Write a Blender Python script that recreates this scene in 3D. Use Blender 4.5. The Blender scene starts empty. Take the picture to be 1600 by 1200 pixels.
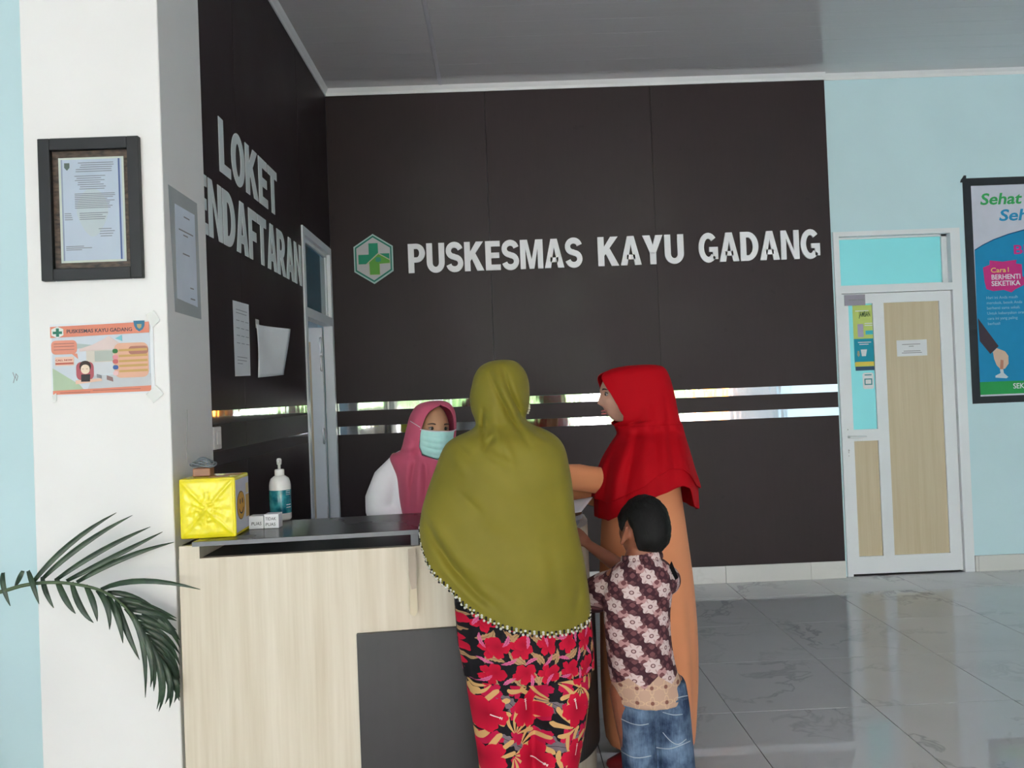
import bpy, bmesh, math, random
import numpy as np
from mathutils import Vector, Matrix, noise
random.seed(7); np.random.seed(7)
SC = bpy.context.scene
COL = SC.collection
PI = math.pi

# ------------------------------------------------------------------ camera
FPX, EYE = 1235.0, 1.45
_y, _p, _r = [math.radians(a) for a in (0.86, 0.70, -2.24)]
_f = np.array([math.sin(_y)*math.cos(_p), math.cos(_y)*math.cos(_p), math.sin(_p)])
_rt = np.array([math.cos(_y), -math.sin(_y), 0.0]); _up = np.cross(_rt, _f)
_rt, _up = math.cos(_r)*_rt + math.sin(_r)*_up, -math.sin(_r)*_rt + math.cos(_r)*_up
CAM = np.array([0.0, 0.0, EYE])
cd = bpy.data.cameras.new('camera'); cam = bpy.data.objects.new('camera', cd); COL.objects.link(cam)
cd.sensor_fit = 'HORIZONTAL'; cd.sensor_width = 36.0; cd.lens = FPX/1600*36.0; cd.clip_start = 0.05
cam.matrix_world = Matrix(((_rt[0], _up[0], -_f[0], 0), (_rt[1], _up[1], -_f[1], 0), (_rt[2], _up[2], -_f[2], EYE), (0, 0, 0, 1)))
SC.camera = cam

# ------------------------------------------------------------------ world, light, exposure
w = bpy.data.worlds.new('overcast_sky'); SC.world = w; w.use_nodes = True
bg = w.node_tree.nodes['Background']; bg.inputs[0].default_value = (0.96, 0.94, 1.03, 1); bg.inputs[1].default_value = 8.6
sl = bpy.data.lights.new('sun', 'SUN'); sl.energy = 60.0; sl.angle = math.radians(3); sl.color = (1.0, .975, .96)
sun = bpy.data.objects.new('sun', sl); COL.objects.link(sun)
sun.rotation_euler = Vector((.35, -.62, -1.0)).to_track_quat('-Z', 'Y').to_euler()   # high sun behind the building, on the yard only
SC.view_settings.view_transform = 'Standard'; SC.view_settings.look = 'None'
SC.view_settings.gamma = 1.0; SC.view_settings.use_curve_mapping = False
SC.view_settings.exposure = 0.33

# ------------------------------------------------------------------ picture geometry helpers
def _ray(x, y): return _f*FPX + _rt*(x-800) - _up*(y-600)
def at(x, y, Y): d = _ray(x, y); return CAM + d*(Y/d[1])
def onx(x, y, X): d = _ray(x, y); return CAM + d*(X/d[0])
def onz(x, y, z): d = _ray(x, y); return CAM + d*((z-EYE)/d[2])
def pix(P):
    v = np.asarray(P, float) - CAM; k = v@_f
    return 800 + FPX*(v@_rt)/k, 600 - FPX*(v@_up)/k

# ------------------------------------------------------------------ materials
def c(r, g, b):
    return tuple(((v/255)/12.92 if v/255 <= .04045 else ((v/255+.055)/1.055)**2.4) for v in (r, g, b)) + (1.0,)

class S:                                   # scalar socket with arithmetic
    def __init__(s, g, k): s.g, s.k = g, k
    def _m(s, op, *a): return s.g.math(op, s, *a)
    def __add__(s, o): return s._m('ADD', o)
    __radd__ = __add__
    def __sub__(s, o): return s._m('SUBTRACT', o)
    def __rsub__(s, o): return s.g.math('SUBTRACT', o, s)
    def __mul__(s, o): return s._m('MULTIPLY', o)
    __rmul__ = __mul__
    def __truediv__(s, o): return s._m('DIVIDE', o)
    def __lt__(s, o): return s._m('LESS_THAN', o)
    def __gt__(s, o): return s._m('GREATER_THAN', o)
    def fl(s): return s._m('FLOOR')
    def fr(s): return s._m('FRACT')
    def ab(s): return s._m('ABSOLUTE')
    def sin(s): return s._m('SINE')
    def cos(s): return s._m('COSINE')
    def sq(s): return s._m('SQRT')
    def mn(s, o): return s._m('MINIMUM', o)
    def mx(s, o): return s._m('MAXIMUM', o)

class G:
    def __init__(s, name):
        s.m = bpy.data.materials.new(name); s.m.use_nodes = True
        s.t = s.m.node_tree; s.b = s.t.nodes['Principled BSDF']; s._pos = None
    def new(s, k): return s.t.nodes.new(k)
    def put(s, inp, v):
        if isinstance(v, S): s.t.links.new(v.k, inp)
        elif hasattr(v, 'is_linked') or isinstance(v, bpy.types.NodeSocket): s.t.links.new(v, inp)
        else: inp.default_value = v
    def math(s, op, *a):
        n = s.new('ShaderNodeMath'); n.operation = op
        for i, v in enumerate(a): s.put(n.inputs[i], v)
        return S(s, n.outputs[0])
    def xyz(s, which='Object'):
        if which == 'Position': v = s.new('ShaderNodeNewGeometry').outputs['Position']
        else: v = s.new('ShaderNodeTexCoord').outputs[which]
        n = s.new('ShaderNodeSeparateXYZ'); s.t.links.new(v, n.inputs[0])
        return [S(s, o) for o in n.outputs]
    def vec(s, x, y, z=0.0):
        n = s.new('ShaderNodeCombineXYZ')
        for i, v in enumerate((x, y, z)): s.put(n.inputs[i], v)
        return n.outputs[0]
    def mix(s, f, a, b):
        n = s.new('ShaderNodeMix'); n.data_type = 'RGBA'
        s.put(n.inputs[0], f); s.put(n.inputs[6], a); s.put(n.inputs[7], b)
        return n.outputs[2]
    def noise(s, v, scale, detail=3, rough=.5):
        n = s.new('ShaderNodeTexNoise'); n.inputs['Scale'].default_value = scale
        n.inputs['Detail'].default_value = detail; n.inputs['Roughness'].default_value = rough
        if v is not None: s.t.links.new(v, n.inputs['Vector'])
        return S(s, n.outputs[0])
    def white(s, v):
        n = s.new('ShaderNodeTexWhiteNoise'); n.noise_dimensions = '3D'; s.t.links.new(v, n.inputs['Vector'])
        sp = s.new('ShaderNodeSeparateColor'); s.t.links.new(n.outputs['Color'], sp.inputs[0])
        return [S(s, o) for o in sp.outputs]
    def ramp(s, f, lo, hi):
        n = s.new('ShaderNodeMapRange'); s.put(n.inputs[0], f); n.inputs[1].default_value = lo; n.inputs[2].default_value = hi
        return S(s, n.outputs[0])
    def set(s, color=None, rough=None, metal=None, spec=None, coat=None):
        if color is not None: s.put(s.b.inputs['Base Color'], color)
        if rough is not None: s.put(s.b.inputs['Roughness'], rough)
        if metal is not None: s.put(s.b.inputs['Metallic'], metal)
        if spec is not None: s.put(s.b.inputs['Specular IOR Level'], spec)
        if coat is not None: s.put(s.b.inputs['Coat Weight'], coat)
        return s
    def bump(s, h, strength=.3, dist=.01):
        n = s.new('ShaderNodeBump'); n.inputs['Strength'].default_value = strength; n.inputs['Distance'].default_value = dist
        s.put(n.inputs['Height'], h); s.t.links.new(n.outputs[0], s.b.inputs['Normal']); return s

def plain(name, col, rough=.5, var=.06, scale=8.0, metal=0, spec=.5, bump=0):
    g = G(name); x, y, z = g.xyz('Position'); n = g.noise(g.vec(x, y, z), scale, 4)
    a = tuple(v*(1-var) for v in col[:3]) + (1,); b = tuple(min(1, v*(1+var)) for v in col[:3]) + (1,)
    g.set(g.mix(g.ramp(n, .3, .7), a, b), rough, metal, spec)
    if bump: g.bump(g.noise(g.vec(x, y, z), scale*12, 3), bump, .002)
    return g.m

M = {}
M['white_wall'] = plain('white_wall_paint', (.84, .815, .80, 1), .6, .02, 3, spec=.3, bump=.08)
M['blue_wall'] = plain('pale_blue_wall_paint', (.60, .79, .845, 1), .6, .025, 2, spec=.3, bump=.06)
M['frame_white'] = plain('white_powder_coated_aluminium', (.80, .82, .85, 1), .35, .02, 4)
M['trim_white'] = plain('white_cornice_plastic', (.78, .78, .79, 1), .4, .02, 4)
M['black'] = plain('matt_black', (.012, .012, .014, 1), .5, .1, 20)
M['black_tape'] = plain('black_tape', (.010, .012, .018, 1), .4, .1, 20)
M['paper'] = plain('white_paper', (.78, .79, .82, 1), .6, .02, 10, spec=.2)
M['paper_warm'] = plain('cream_paper', (.80, .78, .70, 1), .6, .02, 10, spec=.2)
M['ink'] = plain('grey_print_ink', (.30, .29, .31, 1), .6, .05, 30, spec=.2)
M['ink_dark'] = plain('dark_print_ink', (.05, .05, .06, 1), .6, .05, 30, spec=.2)
M['white_plastic'] = plain('white_plastic', (.80, .79, .77, 1), .3, .02, 10)
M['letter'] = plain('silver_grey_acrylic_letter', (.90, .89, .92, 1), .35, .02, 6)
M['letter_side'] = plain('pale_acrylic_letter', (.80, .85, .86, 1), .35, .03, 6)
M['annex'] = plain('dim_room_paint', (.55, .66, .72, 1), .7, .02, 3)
def flat(name, rgb, rough=.5, spec=.3): return plain(name, c(*rgb), rough, .03, 14, spec=spec)

def dark_laminate(name, base, rough, spec=.5):
    g = G(name); x, y, z = g.xyz('Position')
    n = g.noise(g.vec(x, y, z), 1.6, 5, .6); n2 = g.noise(g.vec(x*9, y*9, z), 5, 3)
    spots = g.ramp(g.noise(g.vec(x, y, z), 14, 2, .4), .70, .78)
    col = g.mix(g.ramp(n*.8+n2*.2, .3, .7), tuple(v*.8 for v in base)+(1,), tuple(v*1.25 for v in base)+(1,))
    col = g.mix(spots*.5, col, tuple(v*.55 for v in base)+(1,))
    g.set(col, g.ramp(n, .2, .8)*.14+rough, 0, spec)
    return g.m
M['panel'] = dark_laminate('dark_brown_laminate', (.028, .017, .0195), .42, .32)
M['panel_black'] = dark_laminate('charcoal_laminate', (.040, .037, .038), .34)
g = G('polished_steel_strip'); x, y, z = g.xyz('Position')
g.set((.80, .82, .84, 1), .055, 1.0); g.bump(g.noise(g.vec(x*2, y*2, z*.4), 5, 2), .12, .01); M['chrome'] = g.m
M['steel'] = plain('brushed_steel', (.45, .45, .46, 1), .35, .05, 20, metal=1)

def wood(name, a, b, rough=.45, sc=1.0):
    g = G(name); x, y, z = g.xyz('Position')
    n = g.noise(g.vec(x*22*sc, y*22*sc, z*1.1), 1.0, 4, .55); n2 = g.noise(g.vec(x*90*sc, y*90*sc, z*2.5), 1.0, 2)
    g.set(g.mix(g.ramp(n*.75+n2*.25, .32, .68), a, b), rough, 0, .4); return g.m
M['maple'] = wood('pale_maple_laminate', (.62, .53, .40, 1), (.76, .68, .56, 1))
M['door_wood'] = wood('pale_oak_door_panel', (.58, .47, .31, 1), (.66, .56, .40, 1))

def marble(name, base, vein, rough, offs=True, spec=.5):
    g = G(name); x, y, z = g.xyz('Position')
    if offs:
        rnd = S(g, g.new('ShaderNodeObjectInfo').outputs['Random'])
        x = x + rnd*17.0; y = y + rnd*29.0
    wx = g.noise(g.vec(x, y, z), 1.7, 4); wy = g.noise(g.vec(y+5.0, x, z), 1.7, 4)
    n = g.noise(g.vec(x+wx*.8, y+wy*.8, z), 1.5, 5, .6)
    v = 1.0 - g.ramp((n-.5).ab(), 0.0, .022); n3 = g.ramp(g.noise(g.vec(x, y, z), 1.1, 2), .45, .7)
    col = g.mix(v*n3*.75, base, vein)
    col = g.mix(g.ramp(g.noise(g.vec(x, y, z), 2.5, 4), .4, .8)*.35, col, tuple(q*.8 for q in base[:3])+(1,))
    g.set(col, rough, 0, spec); return g.m
M['tile'] = marble('polished_marble_tile', (.62, .625, .63, 1), (.20, .21, .23, 1), .018)
M['skirting'] = marble('cream_marble_skirting', (.70, .69, .66, 1), (.52, .51, .48, 1), .12)
M['grout'] = plain('dark_tile_joint', (.10, .10, .10, 1), .8, .1, 30)
g = G('polished_floor_beyond'); x, y, z = g.xyz('Position')
g.set((.58, .585, .59, 1), .06, 0, .5); M['floor_far'] = g.m
g = G('glossy_ceiling_board'); x, y, z = g.xyz('Position')
g.set(g.mix(g.noise(g.vec(x*.4, y*30, z), 3, 2), (.66, .63, .635, 1), (.72, .695, .70, 1)), .10, 0, .6); M['ceiling'] = g.m
M['ceiling_joint'] = plain('grey_ceiling_joint', (.62, .60, .64, 1), .5)
M['film'] = plain('turquoise_window_film', (.32, .90, .96, 1), .12, .02, 2)
g = G('tinted_window_glass'); g.set((.05, .15, .21, 1), .05, 0, .6); M['dark_glass'] = g.m
g = G('picture_glass'); g.set((.9, .95, .95, 1), .02); g.b.inputs['Transmission Weight'].default_value = 1.0
g.b.inputs['IOR'].default_value = 1.12; M['glass'] = g.m
g = G('clear_tape'); g.set((.95, .95, .92, 1), .35); g.b.inputs['Alpha'].default_value = .6; M['tape'] = g.m

# ------------------------------------------------------------------ mesh helpers
def mesh(name, verts, faces, mat, parent=None, smooth=False, uv=None):
    me = bpy.data.meshes.new(name)
    me.from_pydata([tuple(float(q) for q in v) for v in verts], [], [tuple(f) for f in faces]); me.update()
    if smooth: me.polygons.foreach_set('use_smooth', [True]*len(me.polygons))
    mats = mat if isinstance(mat, (list, tuple)) else [mat]
    for m in mats: me.materials.append(m)
    if uv is not None:
        l = me.uv_layers.new(name='UVMap')
        for lp in me.loops: l.data[lp.index].uv = uv[lp.vertex_index]
    o = bpy.data.objects.new(name, me); COL.objects.link(o)
    if parent is not None: adopt(o, parent)
    return o
def adopt(o, parent):
    o.parent = parent
    base = getattr(parent, 'location', Vector())
    # every parent is an unrotated Empty (or a mesh at the origin): keep world coordinates
    t = Vector((0, 0, 0)); p = parent
    while p is not None:
        t += p.location; p = p.parent
    o.matrix_parent_inverse = Matrix.Translation(-base if parent.parent is None else Vector((0, 0, 0)))
    return o
def tag(o, label, cat, group=None):
    o['label'] = label; o['category'] = cat
    if group: o['group'] = group
    return o
def struct(o, label=None, cat=None):
    o['kind'] = 'structure'
    if label: o['label'] = label
    if cat: o['category'] = cat
    return o
def thing(name, label, cat, loc=(0, 0, 0), group=None):
    o = bpy.data.objects.new(name, None); COL.objects.link(o); o.location = [float(v) for v in loc]
    o.empty_display_size = .1
    return tag(o, label, cat, group)

def boxvf(x0, x1, y0, y1, z0, z1):
    v = [(x, y, z) for x in (x0, x1) for y in (y0, y1) for z in (z0, z1)]
    return v, [(0, 1, 3, 2), (4, 6, 7, 5), (0, 4, 5, 1), (2, 3, 7, 6), (0, 2, 6, 4), (1, 5, 7, 3)]
def join(parts):
    V, F = [], []
    for v, f in parts:
        o = len(V); V += [tuple(q) for q in v]; F += [tuple(i+o for i in q) for q in f]
    return V, F
def bevel(o, wd, seg=2):
    b = o.modifiers.new('bevel', 'BEVEL'); b.width = wd; b.segments = seg; b.limit_method = 'ANGLE'; return o
def box(name, x0, x1, y0, y1, z0, z1, mat, parent=None, bev=0):
    o = mesh(name, *boxvf(min(x0, x1), max(x0, x1), min(y0, y1), max(y0, y1), min(z0, z1), max(z0, z1)), mat, parent)
    if bev: bevel(o, bev)
    return o
def prism(pts, e, d):                         # polygon pts (3D) extruded along vector d (list of np arrays)
    n = len(pts); P = [np.array(p, float) for p in pts]; d = np.array(d, float)
    V = P + [p+d for p in P]
    F = [tuple(range(n)), tuple(range(2*n-1, n-1, -1))] + [(i, i+n, (i+1) % n+n, (i+1) % n) for i in range(n)]
    return V, F
def tube(pts, rad, n=12, flat=None, cap=True):
    P = [np.array(p, float) for p in pts]; k = len(P)
    R = [rad]*k if np.isscalar(rad) else list(rad)
    if cap:                                   # round ends
        d0 = P[0]-P[1]; d0 /= np.linalg.norm(d0); d1 = P[-1]-P[-2]; d1 /= np.linalg.norm(d1)
        P = [P[0]+d0*R[0]*.95, P[0]+d0*R[0]*.6] + P + [P[-1]+d1*R[-1]*.6, P[-1]+d1*R[-1]*.95]
        R = [R[0]*.25, R[0]*.8] + R + [R[-1]*.8, R[-1]*.25]; k = len(P)
    T = []
    for i in range(k):
        t = P[min(i+1, k-1)]-P[max(i-1, 0)]; T.append(t/max(np.linalg.norm(t), 1e-9))
    a = np.array([0, 0, 1.0]) if abs(T[0][2]) < .9 else np.array([1.0, 0, 0])
    if flat is not None: a = np.array(flat[0], float)
    u = a - T[0]*(a@T[0]); u /= np.linalg.norm(u); V = []
    for i in range(k):
        u = u - T[i]*(u@T[i]); u /= np.linalg.norm(u); w_ = np.cross(T[i], u)
        fu, fw = (flat[1], flat[2]) if flat is not None else (1, 1)
        for j in range(n):
            q = 2*PI*j/n; V.append(P[i] + R[i]*(u*math.cos(q)*fu + w_*math.sin(q)*fw))
    F = [(i*n+j, i*n+(j+1) % n, (i+1)*n+(j+1) % n, (i+1)*n+j) for i in range(k-1) for j in range(n)]
    F += [tuple(range(n-1, -1, -1)), tuple((k-1)*n+j for j in range(n))]
    return V, F
def ellipsoid(cn, r, nu=20, nv=14, rot=None):
    V, F = [], []
    for i in range(nv+1):
        t = PI*(i+.02*(i == 0)-.02*(i == nv))/nv
        for j in range(nu):
            q = 2*PI*j/nu
            p = np.array([r[0]*math.sin(t)*math.cos(q), r[1]*math.sin(t)*math.sin(q), r[2]*math.cos(t)])
            if rot is not None: p = rot@p
            V.append(np.array(cn)+p)
    F = [(i*nu+j, (i+1)*nu+j, (i+1)*nu+(j+1) % nu, i*nu+(j+1) % nu) for i in range(nv) for j in range(nu)]
    F += [tuple(range(nu)), tuple(nv*nu+j for j in range(nu-1, -1, -1))]
    return V, F
def lathe(cx, cy, prof, n=24):
    V = [(cx+r*math.cos(2*PI*j/n), cy+r*math.sin(2*PI*j/n), z) for r, z in prof for j in range(n)]; k = len(prof)
    F = [(i*n+j, i*n+(j+1) % n, (i+1)*n+(j+1) % n, (i+1)*n+j) for i in range(k-1) for j in range(n)]
    F += [tuple(range(n-1, -1, -1)), tuple((k-1)*n+j for j in range(n))]
    return V, F
def loft(rows, n=40, fold=None, ex=2.0):      # rows (cx,cy,z,rx,ry); fold(phi, z) -> radial factor
    V = []
    for cx, cy, z, rx, ry in rows:
        for j in range(n):
            q = 2*PI*j/n; k = 1+(fold(q, z) if fold else 0)
            C, Sn = math.cos(q), math.sin(q)
            V.append((cx+rx*k*math.copysign(abs(C)**(2/ex), C), cy+ry*k*math.copysign(abs(Sn)**(2/ex), Sn), z))
    m = len(rows)
    F = [(i*n+j, i*n+(j+1) % n, (i+1)*n+(j+1) % n, (i+1)*n+j) for i in range(m-1) for j in range(n)]
    F += [tuple(range(n-1, -1, -1)), tuple((m-1)*n+j for j in range(n))]
    return V, F
def dense(rows, k=6):                         # smooth interpolation of table rows
    A = np.array(rows, float); n = len(A); out = []
    for i in range(n-1):
        p0, p1, p2, p3 = A[max(i-1, 0)], A[i], A[i+1], A[min(i+2, n-1)]
        for s in range(k):
            t = s/k
            out.append(.5*((2*p1)+(-p0+p2)*t+(2*p0-5*p1+4*p2-p3)*t*t+(-p0+3*p1-3*p2+p3)*t**3))
    out.append(A[-1]); return [tuple(r) for r in out]
def fuse(name, parts, mat, parent, voxel=.006, it=6, fac=.5):
    o = mesh(name, *join(parts), mat, parent, True)
    r = o.modifiers.new('remesh', 'REMESH'); r.mode = 'VOXEL'; r.voxel_size = voxel; r.use_smooth_shade = True
    s = o.modifiers.new('smooth', 'SMOOTH'); s.iterations = it; s.factor = fac
    return o
def stuff(o): o['kind'] = 'stuff'; return o
class Face:                                   # a flat board: origin + two axes, pieces laid on it in metres
    def __init__(s, o, u, v, n): s.o, s.u, s.v, s.n = [np.array(q, float) for q in (o, u, v, n)]
    def p(s, a, b, h=0): return s.o+s.u*a+s.v*b+s.n*h
    def poly(s, name, pts, h, mat, parent, t=.0006):
        return mesh(name, *prism([s.p(a, b, h) for a, b in pts], None, s.n*t), mat, parent)
    def rect(s, name, a0, b0, a1, b1, h, mat, parent, t=.0006):
        return s.poly(name, [(a0, b0), (a1, b0), (a1, b1), (a0, b1)], h, mat, parent, t)
    def lines(s, name, L, h, mat, parent, th=.0022):  # L = (a0, a1, b): rows of small print in one mesh
        return stuff(mesh(name, *join([prism([s.p(a0, b, h), s.p(a1, b, h), s.p(a1, b+th, h), s.p(a0, b+th, h)], None, s.n*.0004) for a0, a1, b in L]), mat, parent))
    def text(s, name, body, a, b, size, h, mat, parent, width=None, bold=0.0, shear=0.0, ext=.0004):
        cu = bpy.data.curves.new(name, 'FONT'); cu.body = body; cu.size = size; cu.offset = bold*size; cu.shear = shear
        cu.extrude = ext; cu.resolution_u = 3
        t = bpy.data.objects.new(name, cu); COL.objects.link(t)
        me = bpy.data.meshes.new_from_object(t.evaluated_get(bpy.context.evaluated_depsgraph_get()))
        bpy.data.objects.remove(t); bpy.data.curves.remove(cu)
        co = np.array([v.co[:] for v in me.vertices]); x0, x1 = co[:, 0].min(), co[:, 0].max()
        k = 1 if width is None else width/(x1-x0)
        for v in me.vertices: v.co = s.p(a+(v.co.x-x0)*k, b+v.co.y, h+v.co.z)
        me.materials.clear(); me.materials.append(mat); me.name = name
        o = bpy.data.objects.new(name, me); COL.objects.link(o)
        if parent is not None: adopt(o, parent)
        return o

# ================================================================== THE SETTING
YB = 5.80                                     # face of the brown panelling
YW = 5.83                                     # face of the blue wall beside it
XL = float(at(525, 630, YB)[0])               # face of the dark left wall
ZC = 3.735
HD = 2.555                                    # top of both door frames
DX0, DX1 = float(at(1309, 560, YW)[0]), float(at(1508, 580, YW)[0])
DY0, DY1 = float(onx(470, 347.5, XL)[1]), 5.775

fl = struct(box('floor', -6.2, 7.0, -8.0, 6.7, -.12, -.004, M['grout']))
TP, TX, TY = .629, .972, float(onz(1330, 1105, 0)[1])
ix0, ix1, iy0, iy1 = -4, 6, -3, 4
tm = None
for i in range(ix0, ix1):
    for j in range(iy0, iy1):
        x0, y0 = TX+i*TP, TY+j*TP
        y1 = min(y0+TP, YW)
        if y1-y0 < .05: continue
        if tm is None or y1-y0 < TP-1e-6:
            o = box('floor_tile', .0016, TP-.0016, .0016, (y1-y0)-.0016, -.012, 0, M['tile'], None, .0012)
            if y1-y0 > TP-1e-6: tm = o.data
        else:
            o = bpy.data.objects.new('floor_tile', tm); COL.objects.link(o)
            b = o.modifiers.new('bevel', 'BEVEL'); b.width = .0012; b.segments = 2
        o.location = (x0, y0, 0); o.parent = fl
xa, xb, ya = TX+ix0*TP, TX+ix1*TP, TY+iy0*TP
box('floor_slab', -6.2, 7.0, -8.0, ya, -.012, 0, M['floor_far'], fl)
box('floor_slab', -6.2, xa, ya, 6.7, -.012, 0, M['floor_far'], fl)
box('floor_slab', xb, 7.0, ya, 6.7, -.012, 0, M['floor_far'], fl)

# back wall: blue plaster, brown panels, polished strips, marble skirting
wb = struct(mesh('wall_back', *join([boxvf(XL-.12, DX0, YW, YW+.16, 0, ZC), boxvf(DX0, DX1, YW, YW+.16, HD, ZC), boxvf(DX1, 7.0, YW, YW+.16, 0, ZC)]), M['blue_wall']))
PR = float(at(1302, 450, YB)[0])
px_ = [XL, float(at(770, 500, YB)[0]), float(at(1030, 500, YB)[0]), PR]
for a, b in zip(px_[:-1], px_[1:]):
    box('wall_panel', a+.0004, b-.0004, YB, YW, .125, ZC-.045, M['panel'], wb, .001)
for z1, z0 in ((at(527, 630.5, YB)[2], at(527, 643, YB)[2]), (at(527, 667, YB)[2], at(527, 680, YB)[2])):
    box('polished_strip', XL+.002, PR, YB-.004, YB+.001, z0, z1, M['chrome'], wb, .0008)
SZ = [(float(at(527, 630.5, YB)[2]), float(at(527, 643, YB)[2])), (float(at(527, 667, YB)[2]), float(at(527, 680, YB)[2]))]
bb = struct(box('baseboard_back', XL, PR, YB-.002, YW, 0, .125, M['grout']))
k = TX-4*TP
while k < PR:
    a, b = max(k, XL), min(k+TP, PR)
    if b-a > .02: box('skirting_tile', a+.001, b-.001, YB-.010, YB, 0, .125, M['skirting'], bb, .0015)
    k += TP
br = struct(box('baseboard_right', DX1+.002, 7.0, YW-.004, YW+.01, 0, .115, M['grout']))
k = TX+3*TP
while k < 6.9:
    a, b = max(k, DX1+.003), min(k+TP, 6.9)
    if b-a > .02: box('skirting_tile', a+.001, b-.001, YW-.016, YW-.004, 0, .115, M['skirting'], br, .0015)
    k += TP

# left dark wall with its strips
wl = struct(mesh('wall_left', *join([boxvf(XL-.06, XL-.018, 2.95, DY0, 0, ZC), boxvf(XL-.06, XL-.018, DY0, DY1, HD, ZC), boxvf(XL-.06, XL-.018, DY1, YW, 0, ZC)]), M['annex']))
ly = [2.96, 3.75, DY0]
for a, b in zip(ly[:-1], ly[1:]): box('wall_panel', XL-.018, XL, a+.001, b-.001, .125, ZC-.045, M['panel'], wl, .001)
box('wall_panel', XL-.018, XL, DY0+.001, YB, HD+.001, ZC-.045, M['panel'], wl, .001)
box('wall_panel', XL-.018, XL, DY1+.001, YB, .125, HD-.001, M['panel'], wl)
for z1, z0 in SZ: box('polished_strip', XL-.001, XL+.004, 2.97, DY0-.004, z0, z1, M['chrome'], wl, .0008)
box('skirting_tile', XL-.018, XL+.008, 2.97, DY0, 0, .125, M['skirting'], wl)

# pillar, wall left of it
PX1, PY0 = float(at(265, 600, 2.775)[0]), 2.775
PX0 = float(at(48, 600, PY0)[0]); PY1 = float(onx(330, 600, PX1)[1])
struct(box('pillar_wall', PX0, PX1, PY0, PY1, 0, ZC, M['white_wall'], None, .004), 'white plastered pillar between the pale blue wall and the dark wall', 'pillar')
SC.objects['pillar_wall'].name = 'wall_pillar'
struct(box('wall_far_left', -6.2, PX0+.01, 2.84, 3.0, 0, ZC, plain('pale_blue_wall_paint_darkened', (.53, .70, .74, 1), .6, .025, 2, spec=.3, bump=.06)))  # pale blue paint, darkened in colour to offset the stronger daylight here
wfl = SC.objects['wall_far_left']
for pl in ([(20, 582), (23, 590), (21, 598)], [(25, 584), (28, 588), (26, 595), (24, 590), (25, 584)]):
    mesh('pencil_mark', *tube([at(x, y, 2.8395) for x, y in pl], .0012, 6), M['ink'], wfl)
struct(box('wall_side_left', -6.3, -6.2, -8.0, 3.0, 0, ZC, M['blue_wall']))
struct(box('wall_right', 6.9, 7.05, -8.0, 6.7, 0, ZC, M['blue_wall']))
# ceiling: glossy boards run left to right, joint strip, white cornice
ce = struct(box('ceiling', -6.2, 7.0, -8.3, 6.7, ZC+.012, ZC+.15, M['ceiling']))
xj = float(onz(675, 65, ZC)[0])
for a, b in ((XL, xj-.014), (xj+.014, 6.9)):
    for j in range(9):
        y1 = YW-.2*j
        box('ceiling_board', a, b, y1-.1994, y1, ZC, ZC+.012, M['ceiling'], ce, .0008)
box('ceiling_joint', xj-.014, xj+.014, YW-1.8, YW, ZC-.004, ZC+.012, M['ceiling_joint'], ce, .003)
box('ceiling_slab', -6.2, 6.9, -8.3, YW-1.8, ZC, ZC+.012, M['ceiling'], ce)
def cornice(name, prof, axis, a, b, fix):
    pts = []
    for d, z in prof:
        pts.append((a, fix-d, z) if axis == 'x' else (fix+d, a, z))
    dv = (b-a, 0, 0) if axis == 'x' else (0, b-a, 0)
    return struct(mesh(name, *prism(pts, None, dv), M['trim_white']))
prof = [(0, ZC-.05), (.008, ZC-.05), (.012, ZC-.03), (.022, ZC-.016), (.03, ZC-.001), (0, ZC-.001)]
cornice('trim_1', prof, 'x', XL+.001, PR, YB)
cornice('trim_2', prof, 'y', PY1, YB-.001, XL)
cornice('trim_3', [(d, z+.006) for d, z in prof], 'x', PR, 6.9, YW)

# open hall front behind the viewer; unseen yard added for daylight and strip reflections
wf = struct(mesh('wall_front', *join([boxvf(-6.2, 7.0, -8.3, -8.0, 3.5, ZC), boxvf(-6.2, -5.6, -8.3, -8.0, 0, 3.5), boxvf(-1.75, -1.45, -8.3, -8.0, 0, 3.5), boxvf(3.3, 3.6, -8.3, -8.0, 0, 3.5), boxvf(5.7, 7.0, -8.3, -8.0, 0, 3.5)]), M['white_wall']))  # unseen front; right end closed to darken the strip reflections
struct(box('ground', -40, 40, -60, -8.3, -.30, -.10, plain('grey_paved_yard', (.43, .42, .425, 1), .8, .1, 3)))

def blob_tree(x, y, h, w_, label, seed, rgb=(96, 132, 70)):
    rr_ = random.Random(seed); t = thing('leafy_tree', label, 'tree', (x, y, -.1), 'trees in the yard')
    g = G('sunlit_foliage'); X, Y_, Z_ = g.xyz('Position'); n_ = g.noise(g.vec(X, Y_, Z_), 5, 5, .7)
    g.set(g.mix(g.ramp(n_, .35, .65), tuple(v*.35 for v in c(*rgb)[:3])+(1,), c(*rgb)), .7)
    parts = []
    for k in range(22):
        a = rr_.uniform(0, 6.28); q = rr_.uniform(0, .75)**.5*w_; zz = rr_.uniform(.08, .95)*h; r_ = w_*rr_.uniform(.32, .5)
        parts.append(ellipsoid((x+math.cos(a)*q*.8, y+math.sin(a)*q*.8, zz), (r_, r_, r_*.8), 12, 8))
    o = fuse('crown', parts, g.m, t, .16, 2)
    tx = bpy.data.textures.new('leaf_clumps', 'CLOUDS'); tx.noise_scale = .35; dm = o.modifiers.new('clumps', 'DISPLACE'); dm.texture = tx; dm.strength = .45; dm.texture_coords = 'GLOBAL'
    mesh('trunk', *tube([(x, y, -.1), (x+.05, y, h*.3), (x-.03, y+.05, h*.6)], [.16, .12, .07], 12), plain('brown_bark', c(96, 78, 60), .9, .2, 8), t, True)
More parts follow.
